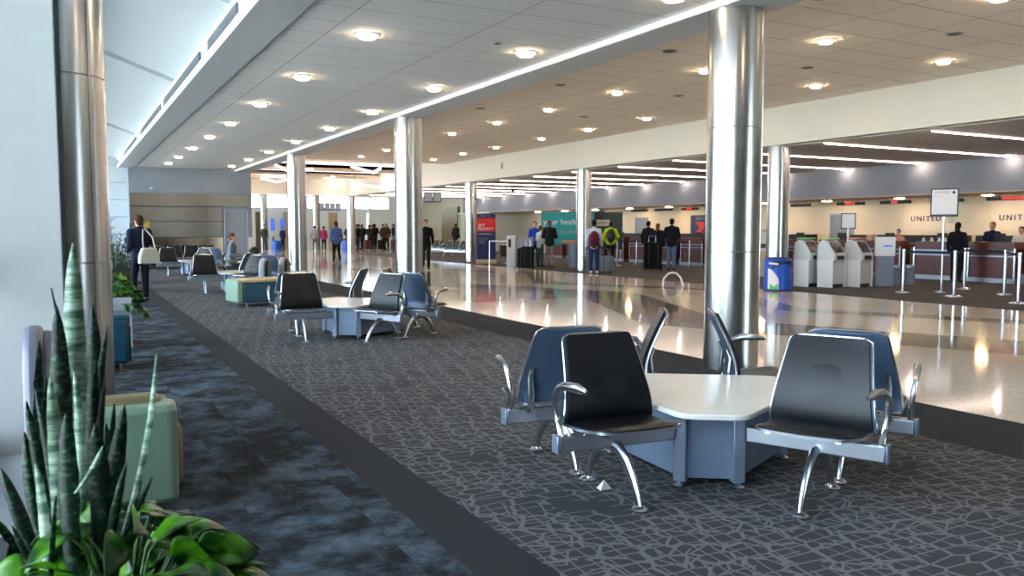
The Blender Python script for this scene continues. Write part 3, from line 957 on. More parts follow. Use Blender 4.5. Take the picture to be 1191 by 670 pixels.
# ------------------------------------------------------------------ lounge pieces
def lounge_block(t, x0, x1, y0, y1, h, front, top, side):
    MB().box(x0, x1, y0, y1, .08, h - .03).build('seat_base', front, t, bevel=.035)
    MB().box(x0 + .008, x1 + .01, y0 + .02, y1 + .01, h - .1, h + .012).build('seat_cushion', top, t, bevel=.03)
    MB().box(x1 - .03, x1 + .014, y0 + .03, y1 - .03, .1, h - .1).build('side_panel', side, t, bevel=.01)
    for x in (x0 + .08, x1 - .08):
        for y in (y0 + .08, y1 - .08):
            MB().cyl(x, y, 0, .09, .02, 12).build('leg', 'silver', t)
def arch_back(t, x0, x1, y0, y1, h, shell, face):
    """arched tall back panel standing in the y direction, thickness x0..x1, face towards +x"""
    w = (y1 - y0) / 2; yc = (y0 + y1) / 2
    def outline(ins):
        pts = [(yc - w + ins, .1)]
        for k in range(13):
            a = pi - pi * k / 12
            pts.append((yc + (w - ins) * cos(a), h - w * .8 + (w * .8 - ins) * sin(a)))
        pts.append((yc + w - ins, .1))
        return pts
    mt = Matrix(((0, 0, 1, 0), (1, 0, 0, 0), (0, 1, 0, 0), (0, 0, 0, 1)))
    MB().prism(outline(0), x0, x1, mt).build('back_shell', shell, t, bevel=.03)
    MB().prism(outline(.03), x1 - .02, x1 + .05, mt).build('back_cushion', face, t, bevel=.03)
t = thing('lounge_chair', 'sage green and olive lounge chair with mauve-grey arched back, behind the snake plant', 'lounge chair', (0, 0, 0))
MB().prism(rounded([(-.12, 4.28), (.45, 4.28), (.47, 4.5), (-.12, 4.5)], .05), .06, .545).build('back_panel', 'sage', t, bevel=.03)
MB().box(-.02, .40, 4.40, 4.58, .2, .575).build('back_cushion', 'olive', t, bevel=.04)
MB().box(-.12, .50, 4.5, 5.1, .08, .40).build('seat_base', 'olive', t, bevel=.035)
MB().box(-.10, .48, 4.52, 5.1, .40, .46).build('seat_cushion', 'olive', t, bevel=.03)
for x in (-.04, .38):
    for y in (4.4, 5.0):
        MB().cyl(x, y, 0, .09, .02, 12).build('leg', 'silver', t)
arch_back(t, -.21, -.12, 4.62, 5.32, .90, 'mauve', 'mauve')
t = thing('lounge_chair', 'teal and black lounge chair peeking out beyond the column at the window wall', 'lounge chair', (0, 0, 0))
lounge_block(t, -.15, .52, 8.9, 9.5, .55, 'teal', 'teal', 'vinyl')
arch_back(t, -.3, -.15, 8.9, 9.5, .9, 'teal', 'vinyl')
t = thing('lounge_ottoman', 'teal lounge seat with tan top and sage green end in the seating area', 'ottoman', (2.78, 15.3, 0), R(8))
MB().box(0, .85, 0, .7, .08, .44).build('seat_base', 'teal', t, bevel=.03)
MB().box(.0, .86, .0, .7, .44, .50).build('seat_cushion', 'tan', t, bevel=.02)
MB().box(-.12, 0.0, -.0, .68, .08, .49).build('end_panel', 'sage', t, bevel=.03)
for x in (.08, .75):
    for y in (.08, .6):
        MB().cyl(x, y, 0, .09, .02, 12).build('leg', 'silver', t)
for k, (x, y, lab) in enumerate(((3.28, 16.5, 'grey lounge chair with arched back and dark face, left of the pair'), (3.75, 16.9, 'grey lounge chair with arched back and dark face, right of the pair'))):
    t = thing('lounge_chair', lab, 'lounge chair', (x, y, 0), R(-22), 'grey arched lounge chairs behind the teal seat')
    arch_back(t, 0, .12, 0, .55, .84, 'lightgrey', 'vinyl')
    MB().box(.2, .42, .02, .53, .08, .42).build('seat_cushion', 'vinyl', t, bevel=.03)

# ------------------------------------------------------------------ plants
def snake_plant():
    t = thing('snake_plant', 'tall snake plant with banded upright leaves in the foreground planter', 'plant', (-.03, 1.8, .7))
    L = [((.012, 1.375), (-.02, .72), 1.85, .030, 1), ((-.03, 1.28), (-.02, .88), 1.93, .008, 0), ((-.02, 1.255), (-.03, .74), 1.80, .026, 0), ((.045, 1.24), (.02, .72), 1.95, .024, 0),
         ((.045, 1.14), (.03, .73), 1.87, .016, 0), ((.06, 1.10), (.02, .72), 1.82, .012, 0), ((.145, 1.165), (.05, .72), 1.72, .011, 1), ((.09, 1.06), (.04, .72), 1.77, .018, 0),
         ((.075, 1.05), (.03, .72), 1.80, .016, 0), ((.12, .98), (.06, .72), 1.75, .016, 0), ((.13, .93), (.06, .72), 1.70, .012, 0), ((-.08, 1.06), (-.04, .72), 1.85, .018, 0),
         ((-.12, .96), (-.05, .72), 1.75, .018, 0), ((-.16, .90), (-.06, .72), 1.80, .017, 0), ((-.085, 1.0), (-.05, .72), 1.90, .018, 0), ((-.01, 1.08), (-.01, .70), 1.65, .026, 0),
         ((.035, 1.05), (.04, .70), 1.66, .026, 0), ((-.055, 1.17), (-.05, .70), 1.95, .022, 0), ((-.03, .94), (-.05, .72), 1.62, .009, 0), ((-.062, .98), (-.055, .70), 1.70, .017, 1),
         ((.045, 1.02), (-.0, .94), 1.60, .007, 1), ((-.045, 1.09), (-.03, .7), 1.98, .02, 0), ((.02, 1.13), (0, .7), 1.98, .02, 0), ((.10, 1.02), (.06, .7), 1.95, .015, 0), ((.085, .97), (.05, .7), 1.68, .013, 0), ((.005, 1.14), (-.01, .7), 1.76, .014, 1), ((-.06, 1.1), (-.035, .7), 1.8, .014, 0), ((.06, 1.0), (.03, .7), 1.9, .018, 0), ((-.1, .88), (-.05, .7), 1.68, .012, 0), ((.0, 1.2), (.0, .7), 1.90, .024, 0), ((.07, 1.2), (.05, .7), 1.92, .014, 0), ((-.035, 1.12), (-.04, .7), 1.75, .022, 1)]
    rnd = random.Random(3)
    for (tx, tz), (bx, bz), y, w, pale in L:
        base = Vector((bx + .03, y - 1.8 + rnd.uniform(-.03, .03), bz - .7)); tip = Vector((tx + .03, y - 1.8 + rnd.uniform(-.03, .03), tz - .7))
        tw0 = rnd.uniform(-.9, .9); tw = tw0 + rnd.uniform(-.7, .7)
        mb = MB(); vs = []; fs = []; n = 16; mseg = 5
        bow = Vector((rnd.uniform(-.015, .015), rnd.uniform(-.015, .015), 0))
        if bz > .85: base = base
        for k in range(n + 1):
            q = k / n
            c = base.lerp(tip, q) + bow * sin(pi * q)
            ww = w * .68 * (.62 + .5 * sin(pi * min(1, q * .8))) * (1 if q < .6 else math.sqrt(max(0, 1 - ((q - .6) / .4) ** 1.7)))
            ww = max(ww, .0007)
            a = lerp(tw0, tw, q)
            d = Vector((cos(a), sin(a), 0)); nrm = Vector((-sin(a), cos(a), 0))
            for s_ in (1, -1):
                for i in range(mseg + 1):
                    u = -1 + 2 * i / mseg
                    ruf = .1 * w * sin(q * 40 + i) * (abs(u) ** 3)
                    cup = ww * .45 * (u * u)
                    vs.append(c + d * (u * ww) + nrm * (cup + ruf + s_ * .0016 * (1 - u * u) + s_ * .0003))
        row = 2 * (mseg + 1)
        for k in range(n):
            for i in range(mseg):
                a_ = k * row + i
                fs.append((a_, a_ + 1, a_ + row + 1, a_ + row))
                b_ = a_ + mseg + 1
                fs.append((b_, b_ + 1, b_ + row + 1, b_ + row))
            for i, j in ((0, mseg + 1), (mseg, 2 * mseg + 1)):
                a_ = k * row + i; b_ = k * row + j
                fs.append((a_, b_, b_ + row, a_ + row))
        mb.add(vs, fs).build('leaf', 'snakepale' if pale else 'snake', t)
snake_plant()

def leafmesh(mb, base, dirv, length, width, droop, roll, rnd):
    """pointed oval leaf with a folded midrib"""
    d = Vector(dirv).normalized()
    side = d.cross(Vector((0, 0, 1)))
    if side.length < .01: side = Vector((1, 0, 0))
    side.normalize(); up_ = side.cross(d).normalized()
    side = side * cos(roll) + up_ * sin(roll); up_ = d.cross(side) * -1
    if up_.z < 0: up_ = -up_
    vs = []; fs = []; n = 7; ms = 4
    for k in range(n + 1):
        q = k / n
        w = width * (sin(pi * q ** .62) ** .8 if 0 < q < 1 else .02)
        c = Vector(base) + d * (length * q) - Vector((0, 0, 1)) * droop * length * q * q + up_ * .05 * length * sin(pi * q)
        for i in range(ms + 1):
            u = -1 + 2 * i / ms
            vs.append(c + side * u * w + up_ * (abs(u) * w * .22 - (u * u) * w * .12))
    for k in range(n):
        for i in range(ms):
            a = k * (ms + 1) + i
            fs.append((a, a + 1, a + ms + 2, a + ms + 1))
    mb.add(vs, fs)
def bushy(name, label, loc, center, n, spread, leaf, m, seed, drop=.2, stem_m='pothos', up=.35, group=None):
    t = thing(name, label, 'plant', loc, 0, group)
    rnd = random.Random(seed); mb = MB(); st = MB()
    for k in range(n):
        a = rnd.uniform(0, 2 * pi); r = math.sqrt(rnd.random())
        p = Vector((spread[0] * r * cos(a), spread[1] * r * sin(a), rnd.uniform(.1, 1) * spread[2] * (1 - .5 * r * r) - drop * r * r * spread[2]))
        root = Vector((p.x * .25, p.y * .25, 0))
        mid = root.lerp(p, .6) + Vector((0, 0, .03))
        st.tube([root, mid, p], .0022 * leaf / .09 + .0006, 5)
        dv = Vector((cos(a) * (.3 + r) + rnd.uniform(-.5, .5), sin(a) * (.3 + r) + rnd.uniform(-.5, .5), rnd.uniform(-.3, .7) * (1 - r * .5)))
        s_ = leaf * rnd.uniform(.65, 1.15)
        leafmesh(mb, p, dv, s_, s_ * .43, rnd.uniform(.1, .7), rnd.uniform(-1.3, 1.3), rnd)
    st.build('stem', stem_m, t)
    fo = mb.build('foliage', m, t)
    so = fo.modifiers.new('solid', 'SOLIDIFY'); so.thickness = .0009 * leaf / .09 + .0004
    return t
bushy('pothos_plant', 'bright green glossy pothos spilling over the foreground planter', (.075, 1.62, .70), None, 270, (.205, .28, .19), .078, 'pothos', 5, .30)
# foreground planter
t = thing('planter_box', 'dark planter box holding the snake plant and pothos', 'planter', (0, 0, 0))
pb = MB()
x0, x1, y0, y1 = -.15, .24, 1.3, 2.08
pb.box(x0, x1, y0, y0 + .02, .0, .73).box(x0, x1, y1 - .02, y1, 0, .73).box(x0, x0 + .02, y0 + .02, y1 - .02, 0, .73).box(x1 - .02, x1, y0 + .02, y1 - .02, 0, .73).box(x0 + .02, x1 - .02, y0 + .02, y1 - .02, 0, .03)
pb.build('box', 'planterdark', t, bevel=.003)
MB().box(x0 + .021, x1 - .021, y0 + .021, y1 - .021, .6, .69).build('soil', 'soil', t)
# white planter by the window
t = thing('planter_box', 'pale tall planter box by the window holding a bright green plant', 'planter', (0, 0, 0))
MB().box(.05, .66, 10.7, 11.3, 0, .60).build('box', 'planterwhite', t, bevel=.01)
MB().box(.08, .63, 10.73, 11.27, .595, .61).build('soil', 'soil', t)
bushy('pothos_plant', 'green leafy plant with white bloom in the pale window planter', (.42, 11.0, .6), None, 150, (.40, .34, .30), .11, 'pothos', 9, .9)
fl = thing('peace_lily', 'white upright bloom standing in the pale window planter', 'flower', (.43, 11.0, .6))
MB().tube([(0, 0, 0), (.0, 0, .3)], .006, 6).build('stem', 'pothos', fl)
for dx in (-.04, .03):
    mbb = MB(); leafmesh(mbb, (dx, 0, .3), (dx * 2, -.1, 1), .15, .03, 0, 0, random); mbb.build('petal', 'whiteprint', fl)
# dark bowl and palm by the far windows
t = thing('bowl_planter', 'round brown bowl planter on the floor near the woman in navy', 'planter', (.95, 20.6, 0))
MB().lathe([(.2, 0), (.33, .1), (.42, .28), (.40, .42), (.36, .45)], n=28).build('bowl', 'brownbowl', t)
MB().lathe([(.35, .44), (.35, .455)], n=20).build('soil', 'soil', t)
def palm(name, label, loc, n, L, seed):
    t = thing(name, label, 'plant', loc); rnd = random.Random(seed); mb = MB(); st = MB()
    for k in range(n):
        a = rnd.uniform(0, 2 * pi); el = rnd.uniform(.5, 1.4); l = L * rnd.uniform(.6, 1)
        pts = [Vector((cos(a) * cos(el) * l * q, sin(a) * cos(el) * l * q, sin(el) * l * q - .45 * l * q * q * (1.4 - el))) for q in [i / 6 for i in range(7)]]
        st.tube(pts, .006, 5)
        for q in range(2, 7):
            for s_ in (-1, 1):
                dv = (pts[q] - pts[q - 1]).normalized() + Vector((-sin(a), cos(a), -.2)) * s_ * .8
                leafmesh(mb, pts[q], dv, .24, .018, .5, 0, rnd)
    st.build('stem', 'darkleaf', t); f = mb.build('foliage', 'darkleaf', t)
    so = f.modifiers.new('solid', 'SOLIDIFY'); so.thickness = .002
palm('palm_plant', 'dark feathery palm standing by the far window columns', (.95, 20.6, .45), 36, 1.25, 4)
t = thing('planter_box', 'dark low planter box at the far windows behind the bowl', 'planter', (0, 0, 0))
MB().box(.75, 1.55, 23.6, 24.3, 0, .4).build('box', 'planterdark', t, bevel=.01)
MB().box(.79, 1.51, 23.64, 24.26, .395, .41).build('soil', 'soil', t)
palm('palm_plant', 'second dark palm rising from the low planter by the end wall', (1.15, 23.95, .4), 34, 1.35, 8)

# ------------------------------------------------------------------ people
def remesh(mb, name, m, parent, vox, sm=4):
    o = mb.build(name, m, None)
    md = o.modifiers.new('r', 'REMESH'); md.mode = 'VOXEL'; md.voxel_size = vox; md.use_smooth_shade = True
    ms = o.modifiers.new('s', 'SMOOTH'); ms.iterations = sm; ms.factor = .5
    dg = bpy.context.evaluated_depsgraph_get()
    me = bpy.data.meshes.new_from_object(o.evaluated_get(dg))
    o.modifiers.clear()
    old = o.data; o.data = me; bpy.data.meshes.remove(old)
    if not me.materials: me.materials.append(M[m] if isinstance(m, str) else m)
    o.parent = parent
    return o
cloth = {}
def clothmat(c):
    if c not in cloth: cloth[c] = mat('cloth_%d_%d_%d' % c, c, .85, spec=.2, var=.12, scale=14, bump=.1)
    return cloth[c]
def person(label, x, y, face, h=1.75, top=(30, 32, 38), legs=(28, 28, 32), hair=(30, 24, 20), skin='skin', pose='stand', arms='down', longhair=False, vox=.022, look=0, bulky=0., hood=None, bald=False, group=None, shoe='shoe', z=0):
    t = thing('person', label, 'person', (x, y, z), 0, group)
    t.rotation_euler = (0, 0, face); k = h / 1.75; t.scale = (k, k, k)
    V = Vector
    dz = 0
    kn = {1: V((.095, -.015, .50)), -1: V((-.095, -.015, .50))}; an = {1: V((.10, .02, .085)), -1: V((-.10, .02, .085))}
    hip = {1: V((.088, 0, .92)), -1: V((-.088, 0, .92))}
    if pose == 'walk':
        kn = {1: V((.09, -.14, .52)), -1: V((-.09, .0, .50))}; an = {1: V((.09, -.20, .10)), -1: V((-.09, .27, .15))}
    if pose == 'shift':
        kn = {1: V((.13, -.05, .50)), -1: V((-.08, .0, .50))}; an = {1: V((.16, .0, .085)), -1: V((-.08, .02, .085))}
    if pose == 'sit':
        dz = -.44
        kn = {1: V((.12, -.44, .50)), -1: V((-.12, -.44, .50))}; an = {1: V((.13, -.46, .085)), -1: V((-.13, -.40, .085))}
        hip = {1: V((.088, 0, .50)), -1: V((-.088, 0, .50))}
    U = V((0, 0, dz)); lean = V((0, -.03 if pose != 'sit' else -.05, 0))
    sh = {s: V((.178 * s, 0, 1.40)) + U + lean for s in (1, -1)}
    el = {s: V((.235 * s, .03, 1.13)) + U for s in (1, -1)}; wr = {s: V((.245 * s, -.05, .88)) + U for s in (1, -1)}
    if pose == 'walk':
        el[1] += V((0, .08, 0)); wr[1] += V((0, .16, .04)); el[-1] += V((0, -.06, 0)); wr[-1] += V((0, -.16, .05))
    if arms == 'front' or pose == 'sit':
        for s in (1, -1):
            el[s] = V((.24 * s, -.04, 1.14)) + U; wr[s] = V((.12 * s, -.26, 1.10)) + U
        if pose == 'sit':
            for s in (1, -1): wr[s] = V((.13 * s, -.30, .66))
    if arms == 'phone':       # one hand at the head
        el[-1] = V((-.27, -.12, 1.20)); wr[-1] = V((-.17, -.06, 1.46))
        wr[1] = V((.2, -.14, 1.02))
    if arms == 'pocket':
        for s in (1, -1): el[s] = V((.29 * s, .07, 1.14)) + U; wr[s] = V((.19 * s, -.04, .95)) + U
    if arms == 'carry':
        wr[1] = V((.27, -.02, .86)); wr[-1] = V((-.16, -.22, 1.12)); el[-1] = V((-.25, .0, 1.12))
    # body ---------------------------------------------------------------
    b = MB()
    b.cap(V((0, 0, .97)) + U, .12, V((0, -.01, 1.18)) + U, .12, flat=.7)
    b.cap(V((0, -.01, 1.18)) + U, .125, V((0, 0, 1.34)) + U + lean, .145, flat=.68)
    b.cap(sh[1], .05, sh[-1], .05, flat=.9)
    b.cap(V((0, .0, 1.40)) + U + lean, .058, V((0, -.02, 1.55)) + U + lean, .05)
    b.ell(V((0, 0, .95)) + U, (.155, .105, .11))
    hr = Matrix.Translation(V((0, -.02, 1.62)) + U + lean) @ Matrix.Rotation(look, 4, 'Z')
    b.ell((0, .008, .025), (.077, .097, .10), mtx=hr, nu=16, nv=12); b.ell((0, -.035, -.045), (.055, .055, .06), mtx=hr)
    b.ell((0, -.10, -.005), (.013, .02, .024), mtx=hr)
    b.ell((0, -.085, -.05), (.025, .012, .010), mtx=hr)
    for s in (1, -1):
        b.ell((.078 * s, .005, 0), (.010, .018, .03), mtx=hr)
        b.cap(sh[s], .05, el[s], .038); b.cap(el[s], .038, wr[s], .026)
        d_ = (wr[s] - el[s]).normalized(); pal = wr[s] + d_ * .045
        b.cap(wr[s], .024, wr[s] + d_ * .07, .030)
        sd = V((0, 1, 0)) - d_ * d_.y
        if sd.length < .1: sd = V((1, 0, 0)) - d_ * d_.x
        sd.normalize(); curl = d_.cross(sd) * s
        for q, ln in ((-.028, .060), (-.010, .074), (.009, .070), (.027, .056)):
            p0 = wr[s] + d_ * .085 + sd * q; p1 = p0 + d_ * ln * .6; p2 = p1 + (d_ * .7 - curl * .6) * ln * .5
            b.cap(p0, .0095, p1, .009, 6); b.cap(p1, .009, p2, .008, 6)
        th0 = wr[s] + d_ * .03 - sd * .03
        b.cap(th0, .012, th0 + d_ * .045 - sd * .03, .010, 6)
        b.cap(hip[s], .088, kn[s], .056); b.cap(kn[s], .055, an[s], .038)
        b.cap(an[s] + V((0, .02, -.04)), .034, an[s] + V((.01 * s, -.14, -.055)), .028)
    remesh(b, 'body', skin, t, min(vox, .013) if vox < .02 else vox * .75, 3)
    # shirt or jacket -----------------------------------------------------
    g = .020 + bulky
    c = MB()
    c.cap(V((0, 0, .95)) + U, .145 + g, V((0, -.01, 1.15)) + U, .125 + g, n=16, flat=.72)
    c.cap(V((0, -.01, 1.15)) + U, .127 + g, V((0, 0, 1.335)) + U + lean, .15 + g, n=16, flat=.70)
    c.ell(V((0, 0, .92)) + U, (.165 + g * .6, .122 + g * .6, .15), 14, 10); c.ell(V((0, 0, .84)) + U, (.155 + g * .6, .118 + g * .6, .05), 14, 8)
    c.cap(sh[1], .052 + g * .8, sh[-1], .052 + g * .8, flat=.95)
    c.cap(V((0, 0, 1.44)) + U + lean, .062 + g * .4, V((0, -.006, 1.475)) + U + lean, .058 + g * .3)
    for s in (1, -1):
        c.cap(sh[s], .053 + g * .7, el[s], .042 + g * .7); c.cap(el[s], .042 + g * .7, wr[s] - (wr[s] - el[s]) * .08, .031 + g * .6)
    remesh(c, 'jacket', clothmat(top), t, vox, 3)
    # trousers --------------------------------------------------------------
    p = MB()
    p.ell(V((0, .005, .93)) + U, (.168, .122, .13), 14, 10)
    for s in (1, -1):
        p.cap(hip[s], .098, kn[s], .072); p.cap(kn[s], .070, an[s] + V((0, 0, .02)), .056)
    remesh(p, 'trousers', clothmat(legs), t, vox, 3)
    for s in (1, -1):
        f = MB(); f.cap(an[s] + V((0, .03, -.035)), .042, an[s] + V((.012 * s, -.15, -.05)), .036, 10)
        b0 = f.v
        f.v = [(v[0], v[1], max(v[2], an[s].z - .083)) for v in b0]
        f.build('shoe', shoe, t)
    # hair --------------------------------------------------------------------
    if not bald:
        hmb = MB(); hmb.ell((0, .022, .045), (.086, .098, .092), 16, 12, mtx=hr); hmb.ell((0, .05, -.01), (.078, .066, .075), mtx=hr)
        if longhair: hmb.cap(V((0, .055, 1.60)) + U + lean, .075, V((0, .085, 1.40)) + U + lean, .06, flat=.6)
        remesh(hmb, 'hair', clothmat(hair), t, .014, 2)
    if hood:
        remesh(MB().ell(V((0, .10, 1.475)) + U, (.11, .075, .075), 12, 8), 'hood', clothmat(hood), t, .018, 2)
    if vox < .02:
        e = MB()
        for s in (1, -1): e.ell((.03 * s, -.093, .022), (.010, .006, .006), 8, 6, mtx=hr)
        e.build('eyes', 'eye', t)
    return t
def suitcase(label, x, y, rz, w, d_, h, m, z=0):
    t = thing('suitcase', label, 'suitcase', (x, y, z), rz)
    MB().box(-w / 2, w / 2, -d_ / 2, d_ / 2, .05, h).build('case', m, t, bevel=.04)
    for s in (-1, 1):
        MB().box(s * w * .25 - .012, s * w * .25 + .012, -d_ / 2 - .006, -d_ / 2 + .01, .1, h - .06).build('rib', 'dframe', t)
        for q in (-1, 1):
            MB().cyl(0, 0, -.012, .012, .03, 14, mtx=Matrix.Translation((s * w * .4, q * d_ * .35, .03)) @ Matrix.Rotation(pi / 2, 4, 'Y')).build('wheel', 'black', t)
    MB().tube([(-w * .2, d_ * .3, h - .02), (-w * .2, d_ * .3, h + .22), (w * .2, d_ * .3, h + .22), (w * .2, d_ * .3, h - .02)], .009, 8).build('pull_handle', 'silver', t)
    return t
def faceto(dx, dy):   # heading so that local -y points along (dx,dy)
    return math.atan2(dy, dx) + pi / 2

person('woman in navy standing by the windows, holding a yellow phone to her ear', 1.28, 17.7, faceto(-.35, .9), 1.68, (24, 32, 52), (20, 26, 44), (64, 46, 34), arms='phone', pose='shift', bulky=.022, vox=.015, longhair=False)
t = thing('tote_bag', 'large cream canvas tote bag hanging from the shoulder of the woman in navy', 'bag', (1.40, 17.36, 0))
tb = MB()
prof = [(-.20, .74), (.20, .74), (.19, .9), (.13, 1.05), (-.13, 1.05), (-.19, .9)]
mt = Matrix(((1, 0, 0, 0), (0, 0, 1, 0), (0, 1, 0, 0), (0, 0, 0, 1)))
tb.prism(rounded(prof, .04), -.06, .06, mt).build('bag_body', 'canvas', t, bevel=.04)
MB().tube([(-.1, 0, 1.03), (-.1, .03, 1.2), (-.06, .1, 1.40), (.0, .16, 1.42), (.1, .05, 1.25), (.12, 0, 1.03)], .012, 8).build('strap', 'canvas', t)
t.rotation_euler = (0, 0, R(18))
t = tag(MB().box(-.035, .035, -.006, .006, -.07, .07).build('phone', mat('yellow_case', (226, 200, 30), .4), None, bevel=.004), 'yellow mobile phone held at the ear of the woman in navy', 'phone')
t.location = (1.42, 17.70, 1.50); t.rotation_euler = (.2, 0, .3)
person('seated man in grey-blue shirt and khaki trousers leaning at the third seating cluster', 4.05, 24.1, faceto(.8, -.35), 1.75, (120, 132, 150), (96, 90, 76), (84, 62, 48), pose='sit', vox=.018)
tag(MB().ell((0, 0, .24), (.2, .16, .26), 14, 10).build('backpack', 'black', None), 'black backpack on the seat beside the seated man in grey-blue', 'bag').location = (4.75, 24.3, .42)
person('man in blue shirt and black trousers walking away across the terrazzo', 9.95, 33.9, faceto(.1, 1), 1.74, (70, 98, 158), (22, 22, 26), (54, 44, 40), pose='walk', vox=.018)
person('man in a black jacket walking beside the second steel column', 11.0, 26.7, faceto(-.4, -1), 1.75, (20, 20, 26), (22, 22, 28), (28, 22, 20), pose='walk', vox=.018, bulky=.01)
person('airline agent in bright blue shirt behind the small counter', 16.3, 28.3, faceto(-.5, -1), 1.72, (36, 66, 176), (30, 30, 36), (90, 50, 40), arms='front', vox=.022)
person('man in black jacket and grey trousers leaning at the orange counter, back turned', 15.5, 25.85, faceto(.5, .9), 1.74, (26, 30, 30), (134, 126, 126), (110, 80, 66), arms='front', vox=.018, bulky=.02)
person('person in pale grey top bending over the counter beside the man in black jacket', 15.75, 26.95, faceto(.9, .3), 1.55, (196, 200, 206), (60, 90, 96), (70, 60, 50), arms='front', vox=.022)
person('traveller in white sleeves and blue skirt carrying a maroon backpack', 14.85, 22.0, faceto(.6, .9), 1.72, (196, 206, 222), (28, 48, 92), (26, 22, 22), 'skindark', arms='down', vox=.018, shoe='whiteprint')
bp_ = thing('backpack', 'maroon backpack worn by the traveller in white sleeves', 'backpack', (14.70, 21.78, 0), faceto(.6, .9) + pi)
MB().ell((0, 0, 1.08), (.17, .13, .28), 14, 10).build('pack', clothmat((92, 36, 52)), bp_)
MB().ell((0, -.1, .98), (.11, .07, .13), 12, 8).build('front_pocket', clothmat((76, 28, 44)), bp_)
person('traveller in neon yellow-green hooded jacket with back turned', 19.3, 27.4, faceto(.6, .9), 1.70, (176, 208, 30), (24, 24, 30), (40, 34, 30), pose='shift', arms='pocket', vox=.018, bulky=.03, hood=(186, 216, 36))
bp_ = thing('backpack', 'black backpack worn over the neon yellow jacket', 'backpack', (19.13, 27.15, 0), faceto(.6, .9) + pi)
MB().ell((0, 0, 1.15), (.17, .12, .28), 14, 10).build('pack', 'black', bp_)
MB().ell((0, -.09, 1.03), (.12, .07, .13), 12, 8).build('front_pocket', 'belt', bp_)
person('man in black with dark cap of hair at the queue, left of three', 19.0, 24.6, faceto(.9, .3), 1.72, (22, 24, 28), (24, 26, 30), vox=.022, bulky=.02)
person('person in dark coat with auburn hair in the middle of three', 18.5, 23.4, faceto(.8, .5), 1.62, (26, 26, 34), (24, 26, 34), (130, 76, 40), vox=.022, bulky=.03, longhair=True)
person('man in black hooded jacket and jeans, right of three in the queue', 18.4, 22.5, faceto(.6, .6), 1.78, (20, 22, 26), (88, 112, 146), (24, 20, 20), arms='front', vox=.02, bulky=.02)
person('counter agent in navy with curly auburn hair behind the right counter', 22.7, 13.9, faceto(-1, -.1), 1.62, (26, 34, 56), (24, 28, 44), (140, 88, 48), arms='front', vox=.022)
person('customer in dark jacket with long dark hair before the right counter', 20.9, 13.75, faceto(1, .3), 1.6, (20, 22, 28), (28, 28, 34), (26, 20, 18), vox=.022, longhair=True)
person('counter agent in white and coral top beside the agent in navy', 22.6, 13.05, faceto(-1, -.3), 1.48, (226, 214, 206), (40, 40, 50), (28, 20, 18), arms='front', vox=.022)
person('person in blue cap behind the left check-in desk', 22.9, 17.0, faceto(-1, -.2), 1.42, (200, 150, 130), (40, 40, 50), (60, 70, 180), arms='front', vox=.022)
person('figure in black standing by the olive wall near the blinds', 21.6, 47.5, faceto(.9, .4), 1.78, (18, 18, 20), (20, 20, 22), vox=.026, bulky=.03)
person('seated person with brown hair beside the pale blinds', 19.4, 39.2, faceto(-.6, -.8), 1.7, (90, 50, 40), (40, 30, 30), (110, 60, 44), pose='sit', vox=.026, longhair=True)
rnd = random.Random(21)
crowd = [(17.7, 'black parka'), (18.15, 'black coat with white bag'), (18.65, 'dark grey hoodie'), (19.1, 'black jacket, tall'), (19.6, 'brown coat'), (20.0, 'dark plaid jacket'), (20.45, 'navy coat'), (20.9, 'charcoal coat'), (21.35, 'maroon coat'), (21.8, 'black puffer'), (22.3, 'dark green coat')]
cols = [(20, 20, 24), (24, 24, 28), (52, 52, 56), (18, 18, 20), (84, 60, 46), (60, 56, 60), (26, 32, 52), (44, 44, 48), (78, 38, 40), (16, 16, 18), (34, 46, 38)]
for k, (xx, d_) in enumerate(crowd):
    person('distant waiting traveller in %s, %s from the slim column' % (d_, ORD[k]), xx, 55.4 + (k % 2) * 1.0 + rnd.uniform(-.15, .15), rnd.uniform(0, 6.28), rnd.uniform(1.62, 1.84), cols[k], (24, 24, 30) if k % 3 else (50, 54, 70), pose=('shift', 'stand')[k % 2], arms=('pocket', 'down', 'front')[k % 3], vox=.032, bulky=.02, group='distant waiting crowd')
more = [(17.9, 'black cap'), (18.4, 'grey scarf'), (18.9, 'dark duffel coat'), (19.35, 'black vest'), (19.85, 'pink scarf and dark coat'), (20.25, 'black anorak'), (20.75, 'olive parka'), (21.2, 'dark fleece'), (21.6, 'black raincoat')]
for k, (xx, d_) in enumerate(more):
    person('rear-line distant traveller with %s, %s from the slim column' % (d_, ORD[k]), xx, 58.0 + (k % 2) * 1.1 + rnd.uniform(-.15, .15), rnd.uniform(0, 6.28), rnd.uniform(1.62, 1.86), cols[(k * 4 + 2) % 11], (26, 26, 32), pose='shift', arms=('pocket', 'down', 'front')[k % 3], vox=.036, bulky=.03, group='distant waiting crowd')
    if k % 2 == 0:
        suitcase('dark case on the floor among the distant crowd, %s from the slim column' % ORD[k // 2], xx + .1, 54.0, .3, .5, .3, .7, clothmat((30, 28, 30) if k % 4 else (96, 60, 50)))
person('distant traveller in olive jacket with camera bag by the end wall corner', 12.1, 58.5, faceto(.2, -1), 1.75, (74, 78, 70), (86, 88, 92), vox=.03)
person('distant traveller in black between the two left columns', 14.1, 56.5, faceto(0, 1), 1.7, (22, 24, 30), (26, 26, 30), vox=.03)
person('distant woman in magenta top left of the man in blue shirt', 15.0, 54.0, faceto(.2, 1), 1.62, (160, 50, 104), (36, 34, 40), vox=.03)
person('distant traveller in grey top behind the far slim column', 14.8, 55.5, faceto(.2, 1), 1.65, (150, 154, 150), (90, 90, 92), vox=.03)
person('distant seated traveller in dark blue near the blue screens', 13.5, 59.2, faceto(.5, -1), 1.6, (40, 60, 90), (30, 50, 70), vox=.03, pose='stand')
